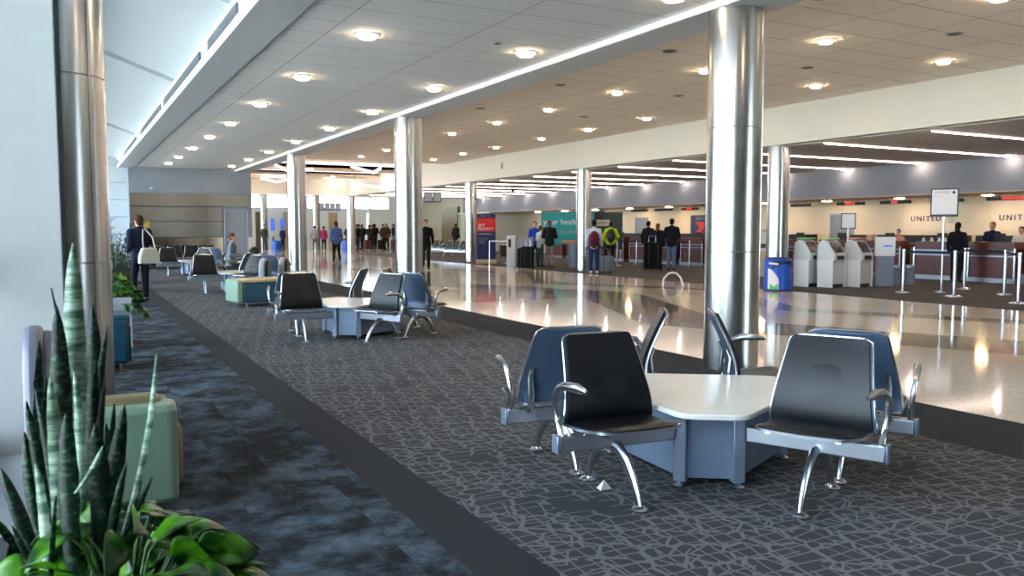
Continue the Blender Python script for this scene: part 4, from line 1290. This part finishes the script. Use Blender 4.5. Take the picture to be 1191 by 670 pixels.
person('distant traveller in teal behind the man in the blue shirt', 15.9, 54.0, faceto(.3, 1), 1.72, (44, 74, 96), (50, 46, 44), vox=.03)

# ------------------------------------------------------------------ luggage
suitcase('large black suitcase standing before the white counter box', 14.75, 26.4, R(-30), .5, .32, .72, clothmat((22, 22, 24)))
suitcase('second black duffel case beside the person in pale grey', 14.5, 25.7, R(-30), .45, .36, .80, clothmat((20, 22, 24)))
suitcase('grey rolling suitcase tilted beside the maroon backpack traveller', 15.25, 21.9, R(-20), .42, .28, .56, clothmat((112, 122, 128)))
suitcase('very large black suitcase beside the three people in the queue', 17.9, 22.9, R(-30), .6, .4, .95, clothmat((16, 16, 18)))

# ------------------------------------------------------------------ bins
t = thing('drum_bin', 'blue drum recycling bin with white and green print by the kiosks', 'bin', (14.35, 13.75, 0))
MB().lathe([(.31, 0), (.31, .7), (.29, .74), (.26, .74)], n=40).build('drum', 'blue', t)
MB().lathe([(.32, 0), (.32, .035), (.312, .04)], n=40).build('base_rim', 'navy', t)
MB().lathe([(.27, .735), (.25, .76), (.1, .775)], n=40).build('lid', 'navy', t)
def wrap(r, a0, a1, zf0, zf1, n=14):
    mb = MB(); vs = []; fs = []
    for i in range(n + 1):
        q = i / n; a = lerp(a0, a1, q)
        vs += [(r * cos(a), r * sin(a), zf0(q)), (r * cos(a), r * sin(a), zf1(q)), ((r - .012) * cos(a), (r - .012) * sin(a), zf1(q)), ((r - .012) * cos(a), (r - .012) * sin(a), zf0(q))]
    for i in range(n):
        for k in range(4):
            fs.append((i * 4 + k, i * 4 + (k + 1) % 4, (i + 1) * 4 + (k + 1) % 4, (i + 1) * 4 + k))
    fs += [(0, 1, 2, 3), (n * 4 + 3, n * 4 + 2, n * 4 + 1, n * 4)]
    return mb.add(vs, fs)
wrap(.314, R(180), R(228), lambda q: .05, lambda q: .52 - .25 * q * q).build('white_print', 'whiteprint', t)
wrap(.3155, R(190), R(226), lambda q: .05, lambda q: .14 + .03 * sin(q * 9)).build('green_print', 'green', t)
wrap(.3145, R(200), R(300), lambda q: .50 + .12 * sin(q * 3), lambda q: .70).build('dark_blue_print', 'navy', t)
wrap(.316, R(185), R(225), lambda q: .62 - .02 * q, lambda q: .66 - .02 * q).build('pale_print', 'whiteprint', t)
t = thing('drum_bin', 'bright blue bin with dark top beside the far slim column', 'bin', (15.75, 51.2, 0))
MB().lathe([(.36, 0), (.36, .7), (.33, .72)], n=24).build('drum', 'blue', t)
MB().lathe([(.35, .72), (.35, .78), (.2, .86)], n=24).build('lid', 'black', t)
t = thing('drum_bin', 'bright blue low bin by the far left travellers', 'bin', (12.75, 57.8, 0))
MB().lathe([(.32, 0), (.32, .6), (.3, .64)], n=24).build('drum', 'blue', t)
t = thing('bag_bin', 'white and green patterned bag near the far left travellers', 'bag', (13.9, 57.2, 0))
MB().ell((0, 0, .32), (.3, .25, .34), 14, 10).build('sack', 'whiteprint', t); MB().ell((0, -.1, .14), (.25, .2, .14), 12, 8).build('sack_print', 'green', t)
t = thing('screen_stand', 'pair of tall blue lit screens in the far left concourse', 'screen', (12.9, 60.2, 0))
for x in (0, .7):
    MB().box(x, x + .3, 0, .08, 1.3, 2.2).build('screen', 'bluescreen', t); MB().box(x + .13, x + .23, .02, .08, 0, .9).build('stand', 'dframe', t)
t = thing('screen_stand', 'dark wall screen right of the blue lit screens', 'screen', (14.35, 60.3, 0))
MB().box(0, .55, 0, .08, 1.35, 2.15).build('screen', 'screen', t); MB().box(.22, .32, .02, .08, 0, 1.35).build('stand', 'dframe', t)

# ------------------------------------------------------------------ signs and displays
def monitor_bank(label, x, y, z, rz, n, w, h, zc):
    t = thing('hanging_monitor', label, 'monitor', (x, y, z), rz); zc -= .04
    for k in range(n):
        x0 = (k - n / 2) * w
        MB().box(x0 + .01, x0 + w - .01, -.05, .05, -h / 2, h / 2).build('housing', 'black', t)
        MB().box(x0 + .05, x0 + w - .05, -.058, -.05, -h / 2 + .05, h / 2 - .05).build('screen', 'greyscreen', t)
    for s in (-1, 1):
        MB().cyl(s * w * n * .3, 0, h / 2, zc - z, .015, 8).build('hanger', 'dframe', t)
monitor_bank('bank of dark flight monitors hanging right of the second column', 16.04, 38.0, 2.99, R(-20), 2, .44, .5, 3.42)
monitor_bank('bank of grey flight monitors hanging over the far concourse', 15.3, 53.5, 2.88, R(-14), 4, .35, .5, 3.9)

t = thing('banner_stand', 'tall navy and red priority lane banner on a tan plinth', 'banner', (15.3, 30.6, 0), R(-25))
MB().box(-.42, .42, -.1, .1, 0, .17).build('plinth', 'plinth', t, bevel=.01)
MB().box(-.39, .39, -.03, .03, .17, 2.05).build('panel', 'navy', t)
MB().box(-.385, .385, -.036, -.028, 1.32, 1.86).build('red_panel', 'red', t)
text('lettering', 'DELTA', .12, 'greyprint', t, (-.02, -.036, 1.95), (pi / 2, 0, 0), spacing=1.2)
text('lettering', 'SKY', .17, 'whiteprint', t, (-.33, -.042, 1.57), (pi / 2, 0, 0), align='LEFT')
text('lettering', 'PRIORITY', .165, 'whiteprint', t, (-.34, -.042, 1.42), (pi / 2, 0, 0), align='LEFT', sx=.92)
text('lettering', 'Medallion Members', .07, 'whiteprint', t, (-.33, -.036, 1.22), (pi / 2, 0, 0), align='LEFT')
text('lettering', 'First Class\nBusiness Class\nComfort\nElite Plus', .07, 'greyprint', t, (-.3, -.036, .95), (pi / 2, 0, 0), align='LEFT')

t = thing('display_board', 'wide teal hanging banner with white lettering', 'banner', (18.7, 29.7, 0), R(-36))
MB().box(-1.12, 1.12, -.02, .02, .78, 2.14).build('panel', 'tealprint', t)
text('lettering', 'your health', .34, 'whiteprint', t, (-.25, -.025, 1.72), (pi / 2, 0, 0))
text('lettering', 'IS OUR PRIORITY', .24, 'greyprint', t, (.08, -.025, 1.28), (pi / 2, 0, 0))
for s in (-1, 1):
    MB().cyl(s * 1.05, .04, 0, 2.14, .02, 10).build('post', 'silver', t)
t = thing('display_board', 'dark framed board with a small pale sign, behind the neon jacket', 'board', (20.55, 29.6, 0), R(-40))
MB().box(-.75, .75, -.04, .04, .55, 2.15).build('panel', 'darkprint', t, bevel=.01)
MB().box(-.45, .2, -.05, -.04, 1.55, 1.82).build('pale_sign', 'canvas', t)
text('lettering', 'OPEN', .16, 'navy', t, (-.12, -.053, 1.68), (pi / 2, 0, 0))
for s in (-1, 1):
    MB().cyl(s * .68, 0, 0, .6, .02, 10).build('post', 'silver', t)
# wall poster
t = thing('wall_poster', 'navy wall poster with a large red triangle emblem', 'poster', (XR - .02, 27.8, 0), R(-90))
MB().box(-2.1, 2.1, -.02, .0, 1.2, 2.06).build('panel', 'navy', t)
MB().prism([(-1.75, 1.75), (-.9, 1.75), (-1.32, 1.35)], .02, .03, Matrix(((1, 0, 0, 0), (0, 0, -1, 0), (0, 1, 0, 0), (0, 0, 0, 1)))).prism([(-1.75, 1.25), (-1.2, 1.25), (-1.5, 1.45)], .02, .03, Matrix(((1, 0, 0, 0), (0, 0, -1, 0), (0, 1, 0, 0), (0, 0, 0, 1)))).prism([(-.95, 1.25), (-.85, 1.6), (-1.2, 1.25)], .02, .03, Matrix(((1, 0, 0, 0), (0, 0, -1, 0), (0, 1, 0, 0), (0, 0, 0, 1)))).build('emblem', 'red', t)
text('lettering', 'DELTA', .2, 'greyprint', t, (-1.4, -.025, 1.9), (pi / 2, 0, 0), spacing=1.2)
MB().prism([(1.2, 1.3), (2.0, 1.3), (1.4, 1.5)], .02, .03, Matrix(((1, 0, 0, 0), (0, 0, -1, 0), (0, 1, 0, 0), (0, 0, 0, 1)))).build('emblem', 'red', t)
# airline lettering on the cream wall
for nm, y, lab in (('w', 17.85, 'dark airline lettering on a pale wall panel behind the pole sign'), ('w', 14.8, 'dark airline lettering on a pale wall panel at the right edge')):
    t = thing('wall_sign', lab, 'sign', (XR - .02, y, 0), R(-90), 'airline wall lettering')
    MB().box(-.95, .95, -.008, .01, 1.35, 2.3).build('panel', 'palepanel', t)
    text('lettering', 'UNITED', .25, 'navy', t, (-.12, -.02, 1.76), (pi / 2, 0, 0), .01, spacing=1.35)
    gm = MB()
    for q in (-.06, 0, .06):
        gm.tube([(.78 + q + .04 * cos(a), -.02, 1.74 + .11 * sin(a)) for a in [R(v) for v in range(-80, 100, 30)]], .006, 5)
    gm.tube([(.78 + .11 * cos(a), -.02, 1.74 + .11 * sin(a)) for a in [R(v) for v in range(0, 361, 24)]], .007, 5)
    gm.build('emblem', 'greyprint', t)
# hanging counter displays
bars = [(31.4, 32.6), (29.57, 30.81), (27.83, 28.92), (24.6, 25.6), (21.6, 22.6), (19.35, 20.47), (17.57, 18.7), (15.76, 16.85), (13.4, 15.04), (35.0, 36.1), (37.0, 38.1)]
txt = {2: 'CLOSED', 5: 'CHECK IN', 6: 'BAGS', 8: 'ADDITIONAL SERVICES'}
for k, (y0, y1) in enumerate(sorted(bars)):
    w = (y1 - y0) / 2
    t = thing('hanging_display', 'slim black display bar hung over the counters, %s from the right' % ORD[k], 'display', (24.2, (y0 + y1) / 2, 2.31), R(-90), 'black display bars over the counters')
    MB().box(-w, w, -.05, .05, -.06, .05).build('housing', 'black', t, bevel=.01)
    for s in (-1, 1):
        MB().cyl(s * w * .55, 0, .05, .14, .012, 8).build('hanger', 'dframe', t)
    tx = {0: 'PREMIER ACCESS', 2: 'BAGS', 3: 'CHECK IN', 6: 'CLOSED'}.get(k)
    if tx: text('lettering', tx, .1, 'redled', t, (0, -.053, -.005), (pi / 2, 0, 0), sx=.9)
# pole sign
t = thing('pole_sign', 'white framed airline sign on a tall silver pole in the queue', 'sign', (17.2, 11.65, 0), R(-57))
t.scale = (1.06, 1.06, 1.04)
MB().lathe([(.16, 0), (.16, .015), (.03, .03)], n=24).build('base', 'silver', t)
MB().cyl(0, 0, .02, 1.7, .02, 14).build('pole', 'silver', t)
MB().box(-.26, .26, -.02, .02, 1.62, 2.22).build('frame', 'dframe', t, bevel=.005)
MB().box(-.235, .235, -.026, -.02, 1.67, 2.195).build('sign_face', 'whiteprint', t)
text('lettering', 'UNITED', .062, 'navy', t, (-.05, -.028, 2.135), (pi / 2, 0, 0), .001, spacing=1.3)
MB().lathe([(.03, 0), (.03, .003), (.026, .004)], n=18, mtx=Matrix.Translation((.17, -.026, 2.135)) @ Matrix.Rotation(pi / 2, 4, 'X')).build('emblem', 'navy', t)
text('lettering', 'Premier Access', .03, 'greyprint', t, (-.21, -.028, 2.06), (pi / 2, 0, 0), .001, align='LEFT')
t = thing('pole_sign', 'small white sign on a pole behind the kiosks', 'sign', (18.9, 15.6, 0), R(-57))
MB().lathe([(.16, 0), (.16, .015), (.03, .03)], n=20).build('base', 'silver', t)
MB().cyl(0, 0, .02, 1.45, .03, 12).build('pole', 'whiteprint', t)
MB().box(-.19, .19, -.02, .02, 1.42, 1.85).build('frame', 'dframe', t)
MB().box(-.165, .165, -.026, -.02, 1.45, 1.825).build('sign_face', 'whiteprint', t)

# stanchions and belts
sp = None
st = [(16.32, 11.97, 'left of the pole sign'), (16.25, 10.72, 'right beside the pole sign'), (18.56, 12.0, 'behind the pole sign near the desk'), (17.7, 10.54, 'before the rightmost desk'), (15.82, 9.15, 'nearest the terrazzo at the right edge'),
      (18.7, 26.1, 'beside the neon jacket'), (21.0, 24.6, 'just left of the large column'), (20.3, 27.0, 'left of the three queueing people'), (16.1, 30.2, 'right of the red and navy banner')]
for x, y, l in st:
    lab = 'silver queue post ' + l
    if sp is None:
        sp = thing('queue_post', lab, 'post', (x, y, 0), 0, 'silver queue posts')
        MB().lathe([(.17, 0), (.17, .012), (.12, .03), (.035, .045)], n=28).build('base', 'silver', sp)
        MB().lathe([(.034, .04), (.034, .90), (.038, .905), (.038, .96), (.03, .97)], n=20).build('pole', 'silver', sp)
    else:
        dup(sp, (x, y, 0), 0, lab)
def belt(a, b, lab):
    a = Vector((a[0], a[1], 0)); b = Vector((b[0], b[1], 0)); d_ = (b - a); L = d_.length; an = math.atan2(d_.y, d_.x)
    o = MB().box(.04, L - .04, -.003, .003, .885, .94).build('queue_belt', 'belt', None)
    o.location = a; o.rotation_euler = (0, 0, an); tag(o, lab, 'belt', 'navy queue belts')
belt(st[0], st[1], 'navy queue belt between the posts at the pole sign')
belt(st[1], st[2], 'navy queue belt running back from the pole sign')
belt(st[2], st[3], 'navy queue belt across the front of the right desk')
belt(st[3], st[4], 'navy queue belt at the right edge of the hall')
belt(st[5], st[7], 'navy queue belt beside the neon jacket')
belt(st[7], st[6], 'navy queue belt in front of the bench seats')

# ------------------------------------------------------------------ kiosks
def kiosk(label, x, y, rz):
    t = thing('check_in_kiosk', label, 'kiosk', (x, y, 0), rz, 'white self-service kiosks')
    mt = Matrix(((0, 0, 1, 0), (1, 0, 0, 0), (0, 1, 0, 0), (0, 0, 0, 1)))
    prof = [(-.20, .08), (.22, .08), (.26, .6), (.22, 1.08), (.1, 1.16), (-.02, 1.13), (-.24, .80), (-.24, .66), (-.20, .62)]
    MB().prism(prof, -.25, .25, mt).build('body', 'kiosk', t, bevel=.02)
    sl = Matrix.Translation((0, -.132, .972)) @ Matrix.Rotation(math.atan2(.33, .22), 4, 'X')
    MB().box(-.17, .17, -.15, .15, -.005, .012, sl).build('screen', 'screen', t)
    MB().box(-.14, .14, -.255, -.23, .68, .77).build('card_reader', 'black', t)
    MB().box(-.2, .2, -.08, .2, 1.165, 1.2).build('top_light', mat('kiosk_light_' + str(int(x * 10)), (150, 220, 140) if x < 16.5 else (230, 150, 130), .4), t, bevel=.01)
    MB().box(-.22, .22, -.18, .2, 0, .09).build('plinth', 'dframe', t)
    for s in (-1, 1):
        MB().box(s * .27 - .015, s * .27 + .015, -.22, .2, 0.0, .66).build('side_fin', 'whiteprint', t, bevel=.01)
kiosk('white kiosk half hidden behind the column by the blue drum', 16.14, 14.5, R(8))
kiosk('white kiosk in the middle of the row, green top light', 16.40, 14.0, R(8))
kiosk('white kiosk with reddish top light at the right of the row', 17.12, 13.8, R(8))
t = thing('sign_pedestal', 'grey pedestal with white printed header right of the kiosks', 'pedestal', (17.75, 13.55, 0), R(-45))
MB().box(-.2, .2, -.12, .12, 0, .75).build('pedestal', 'kioskgrey', t, bevel=.01)
MB().box(-.22, .22, -.13, .13, .75, 1.22).build('header', 'whiteprint', t, bevel=.01)
MB().box(-.05, .15, -.135, -.13, .98, 1.02).build('logo', 'bluescreen', t)
for k, (x, y, l) in enumerate(((18.6, 13.9, 'short grey cylinder bin right of the pedestal'), (18.95, 13.75, 'second short grey cylinder bin beside the desk'))):
    t = thing('cylinder_bin', l, 'bin', (x, y, 0)); MB().lathe([(.15, 0), (.15, .48), (.13, .5), (.05, .5)], n=24).build('drum', 'kioskgrey', t); MB().lathe([(.155, .44), (.155, .47)], n=24).build('band', 'silver', t)

t = thing('display_cabinet', 'pale display cabinet just right of the large column, behind the blue drum', 'cabinet', (18.3, 18.2, 0), R(-45))
MB().box(-.26, .26, -.15, .15, 0, 1.4).build('cabinet', 'plinth', t, bevel=.01)
MB().box(-.2, .2, -.157, -.15, .75, 1.34).build('print', 'canvas', t); MB().box(-.02, .12, -.16, -.157, .85, .98).build('dark_mark', 'dframe', t)
# ------------------------------------------------------------------ desks
dp = None
ys = [(12.6, 13.75), (14.2, 15.4), (15.85, 17.15), (17.6, 18.9), (19.3, 20.6), (21.0, 22.3), (22.7, 24.0), (24.4, 25.7), (26.1, 27.4), (27.8, 29.1), (29.5, 30.8), (31.2, 32.5), (32.9, 34.2), (34.6, 35.9), (10.9, 12.15)]
for k, (y0, y1) in enumerate(sorted(ys)):
    lab = 'dark cherry check-in desk with silver rails, %s from the right edge' % ORD[k]
    if dp is None:
        dp = thing('check_in_desk', lab, 'desk', (21.5, (y0 + y1) / 2, 0), R(-90), 'check-in desks along the counter line')
        MB().box(-.6, .6, 0, .7, .12, .98).build('body', 'wood', dp, bevel=.005)
        MB().box(-.62, .62, -.02, .4, .86, 1.07).build('upper_panel', 'wood', dp, bevel=.005)
        MB().box(-.64, .64, -.03, .72, 0, .12).build('kick_plate', 'kickbase', dp)
        for z in (.68, .80):
            MB().box(-.6, .6, -.035, -.005, z, z + .035).build('rail', 'kickbase', dp)
        for s in (-1, 1):
            MB().box(s * .62 - .02, s * .62 + .02, -.04, .0, .1, .9).build('upright', 'silver', dp)
        MB().box(-.15, .15, .3, .34, 1.07, 1.3).build('monitor', 'black', dp)
    else:
        dup(dp, (21.5, (y0 + y1) / 2, 0), R(-90), lab)
wp = None
for k, y in enumerate([12.35, 13.99, 15.65, 17.375, 19.1, 20.8, 22.5, 24.2, 25.9, 27.6]):
    lab = 'olive baggage scale bay between check-in desks, %s from the right edge' % ORD[k]
    if wp is None:
        wp = thing('baggage_scale', lab, 'baggage scale', (21.75, y, 0), R(-90), 'baggage bays between desks')
        MB().box(-.13, .13, .02, .5, .25, .9).build('panel', 'olivepanel', wp)
        MB().box(-.14, .14, -.1, .5, 0, .25).build('scale_bed', 'kickbase', wp, bevel=.01)
    else:
        dup(wp, (21.75, y, 0), R(-90), lab)
for k, (y0, y1, l) in enumerate(((16.1, 18.3, 'behind the airline lettering desk'), (18.6, 20.4, 'behind the kiosks'), (12.0, 15.6, 'behind the right agents'), (22.2, 38, 'long run behind the left desks'))):
    t = thing('back_counter', 'black wall-side counter shelf ' + l, 'counter', (24.6, (y0 + y1) / 2, 0), R(-90), 'black back counters')
    w = (y1 - y0) / 2
    MB().box(-w, w, 0, .6, .95, 1.22).build('shelf', 'black', t, bevel=.01)
    MB().box(-w + .05, w - .05, .1, .6, 0, .95).build('cabinet', 'cream', t)
# small items on the desks
pl = None
for k, (x, y) in enumerate(((21.42, 14.45), (21.42, 14.62), (21.42, 14.85), (21.42, 15.1))):
    tag(MB().lathe([(.05, 0), (.03, .07), (.035, .09), (.0, .11)], n=14).build('paper_bag', 'paper', None), 'small crumpled white paper on the rail of the desk behind the pole sign', 'paper', 'white papers on the desk front').location = (x - .0, y, .0 + 1.07)
tag(MB().box(-.12, .12, -.1, .1, 0, .18).build('cardboard_box', 'tan', None, bevel=.005), 'small tan box on top of the desk left of the pole sign', 'box').location = (21.62, 16.98, 1.073)
# small counter with orange top
t = thing('service_counter', 'small counter with orange wooden top and blue-grey base beside the column', 'counter', (16.75, 25.6, 0), R(-30))
MB().box(-.75, .75, -.25, .3, .92, 1.0).build('countertop', 'orangewood', t, bevel=.01)
for s in (-.3, .35):
    MB().lathe([(.22, 0), (.2, .9), (.2, .92)], s, 0, 24).build('pedestal', 'kioskgrey', t)
tag(MB().box(-.17, .17, -.02, .02, 0.03, .42).box(-.1, .1, -.06, .06, 0, .03).build('computer_monitor', 'screen', None, bevel=.005), 'dark computer monitor on the orange-topped counter', 'monitor').location = (16.75, 25.7, 1.0)
t = thing('service_kiosk', 'white and grey counter box left of the black suitcase', 'kiosk', (14.55, 26.9, 0), R(-30))
MB().box(-.22, .1, -.2, .2, 0, 1.18).build('pillar', 'kiosk', t, bevel=.01)
MB().box(.1, .75, -.15, .2, .2, 1.1).build('cabinet', 'greyprint', t, bevel=.01)
MB().box(-.16, -.06, -.21, -.2, .75, 1.05).build('panel', 'black', t)
t = thing('luggage_cart_rack', 'silver cart rail left of the white counter box', 'rack', (14.9, 28.4, 0), R(-20))
MB().tube([(-.5, 0, 0), (-.5, 0, .95), (.6, 0, .95), (.6, 0, 0)], .03, 10).build('rail', 'silver', t)
for x in (-.1, .25):
    MB().box(x, x + .3, -.2, .3, .35, .8).build('basket', 'dframe', t, bevel=.01)
# blinds in the far right room
struct('wall_olive', MB().box(22.6, 22.8, 49.4, 52, 0, 2.9), 'olivepanel')
t = thing('vertical_blinds', 'pale green vertical blinds in the far right room', 'blinds', (22.4, 46.6, 0), R(-90))
bl = MB()
for k in range(22):
    bl.box(-2.2 + k * .2, -2.2 + k * .2 + .15, 0, .02, .05, 2.4, Matrix.Translation((0, (k % 2) * .03, 0)))
bl.build('slats', 'blind', t); MB().box(-2.25, 2.25, -.02, .06, 2.4, 2.46).build('head_rail', 'white', t)
# wall box, camera dome, floor arch, paper triangle
tag(MB().box(-.03, 0, -.09, .09, -.12, .12).build('wall_mounted_speaker', 'greyprint', None, bevel=.01), 'small grey box on the cream fascia above the banner', 'speaker', None, 'thing').location = (15.2, 29.0, 3.9)
tag(MB().lathe([(.0, -.16), (.07, -.12), (.09, -.05), (.09, 0)], n=16).build('ceiling_dome_camera', 'black', None), 'small dark dome camera under the counter ceiling', 'camera', None, 'thing').location = (19.8, 36.6, 3.42)
tag(MB().ell((0, 0, 0), (.06, .06, .05), 12, 8).box(-.03, .03, 0, .12, -.02, .02).build('wall_mounted_camera', 'whiteprint', None), 'small white camera on the grey end wall band', 'camera', None, 'thing').location = (2.75, 32.1, 2.85)
t = MB().tube([(-.24, 0, 0), (-.22, 0, .18), (-.1, 0, .31), (.0, 0, .33), (.1, 0, .31), (.2, 0, .2), (.26, 0, .0)], .022, 10).build('floor_arch', 'whiteprint', None)
tag(t, 'small white arched bracket standing on the terrazzo left of the large column', 'bracket').location = (13.3, 16.2, 0); t.rotation_euler = (0, 0, R(-35))
t = MB().add([(-.035, 0, 0), (.035, 0, 0), (0, .02, .05), (-.03, .05, 0), (.03, .05, 0)], [(0, 1, 2), (3, 2, 4), (0, 2, 3), (1, 4, 2), (0, 3, 4, 1)]).build('paper_scrap', 'paper', None, smooth=False)
tag(t, 'tiny white folded paper scrap on the carpet under the nearest chair', 'paper').location = (2.52, 3.6, 0)

# ------------------------------------------------------------------ daylight
w = bpy.data.worlds.new('sky'); S.world = w; w.use_nodes = True
nt = w.node_tree; bg = nt.nodes['Background']
bg.inputs['Color'].default_value = (.74, .86, 1.0, 1)
bg.inputs['Strength'].default_value = 4.6
sun = bpy.data.lights.new('sun', 'SUN'); sun.energy = 16; sun.angle = R(1); sun.color = (1, .95, .88)
so = bpy.data.objects.new('sun', sun); C.objects.link(so); so.rotation_euler = (0, R(48), 0)
def portal(name, loc, rot, sx, sy):
    l = bpy.data.lights.new(name, 'AREA'); l.shape = 'RECTANGLE'; l.size = sx; l.size_y = sy
    l.cycles.is_portal = True
    o = bpy.data.objects.new(name, l); C.objects.link(o); o.location = loc; o.rotation_euler = rot
for k in range(6):
    portal('window_daylight', (-.54, -6 + 6.5 * k + 3.25, 2.03), (0, -pi / 2, 0), 3.85, 6.5)
portal('rear_fill_daylight', (12.0, Y0 - .05, 2.2), (pi / 2, 0, 0), 4, 4.2)  # portal for the added rear window
portal('far_window_daylight', (6.15, 47.5, 1.85), (0, -pi / 2, 0), 3.1, 28)  # portal for the hidden glazing added on the far left
portal('far_window_daylight', (14.3, YF - .02, 3.42), (-pi / 2, 0, 0), 16.3, .95)
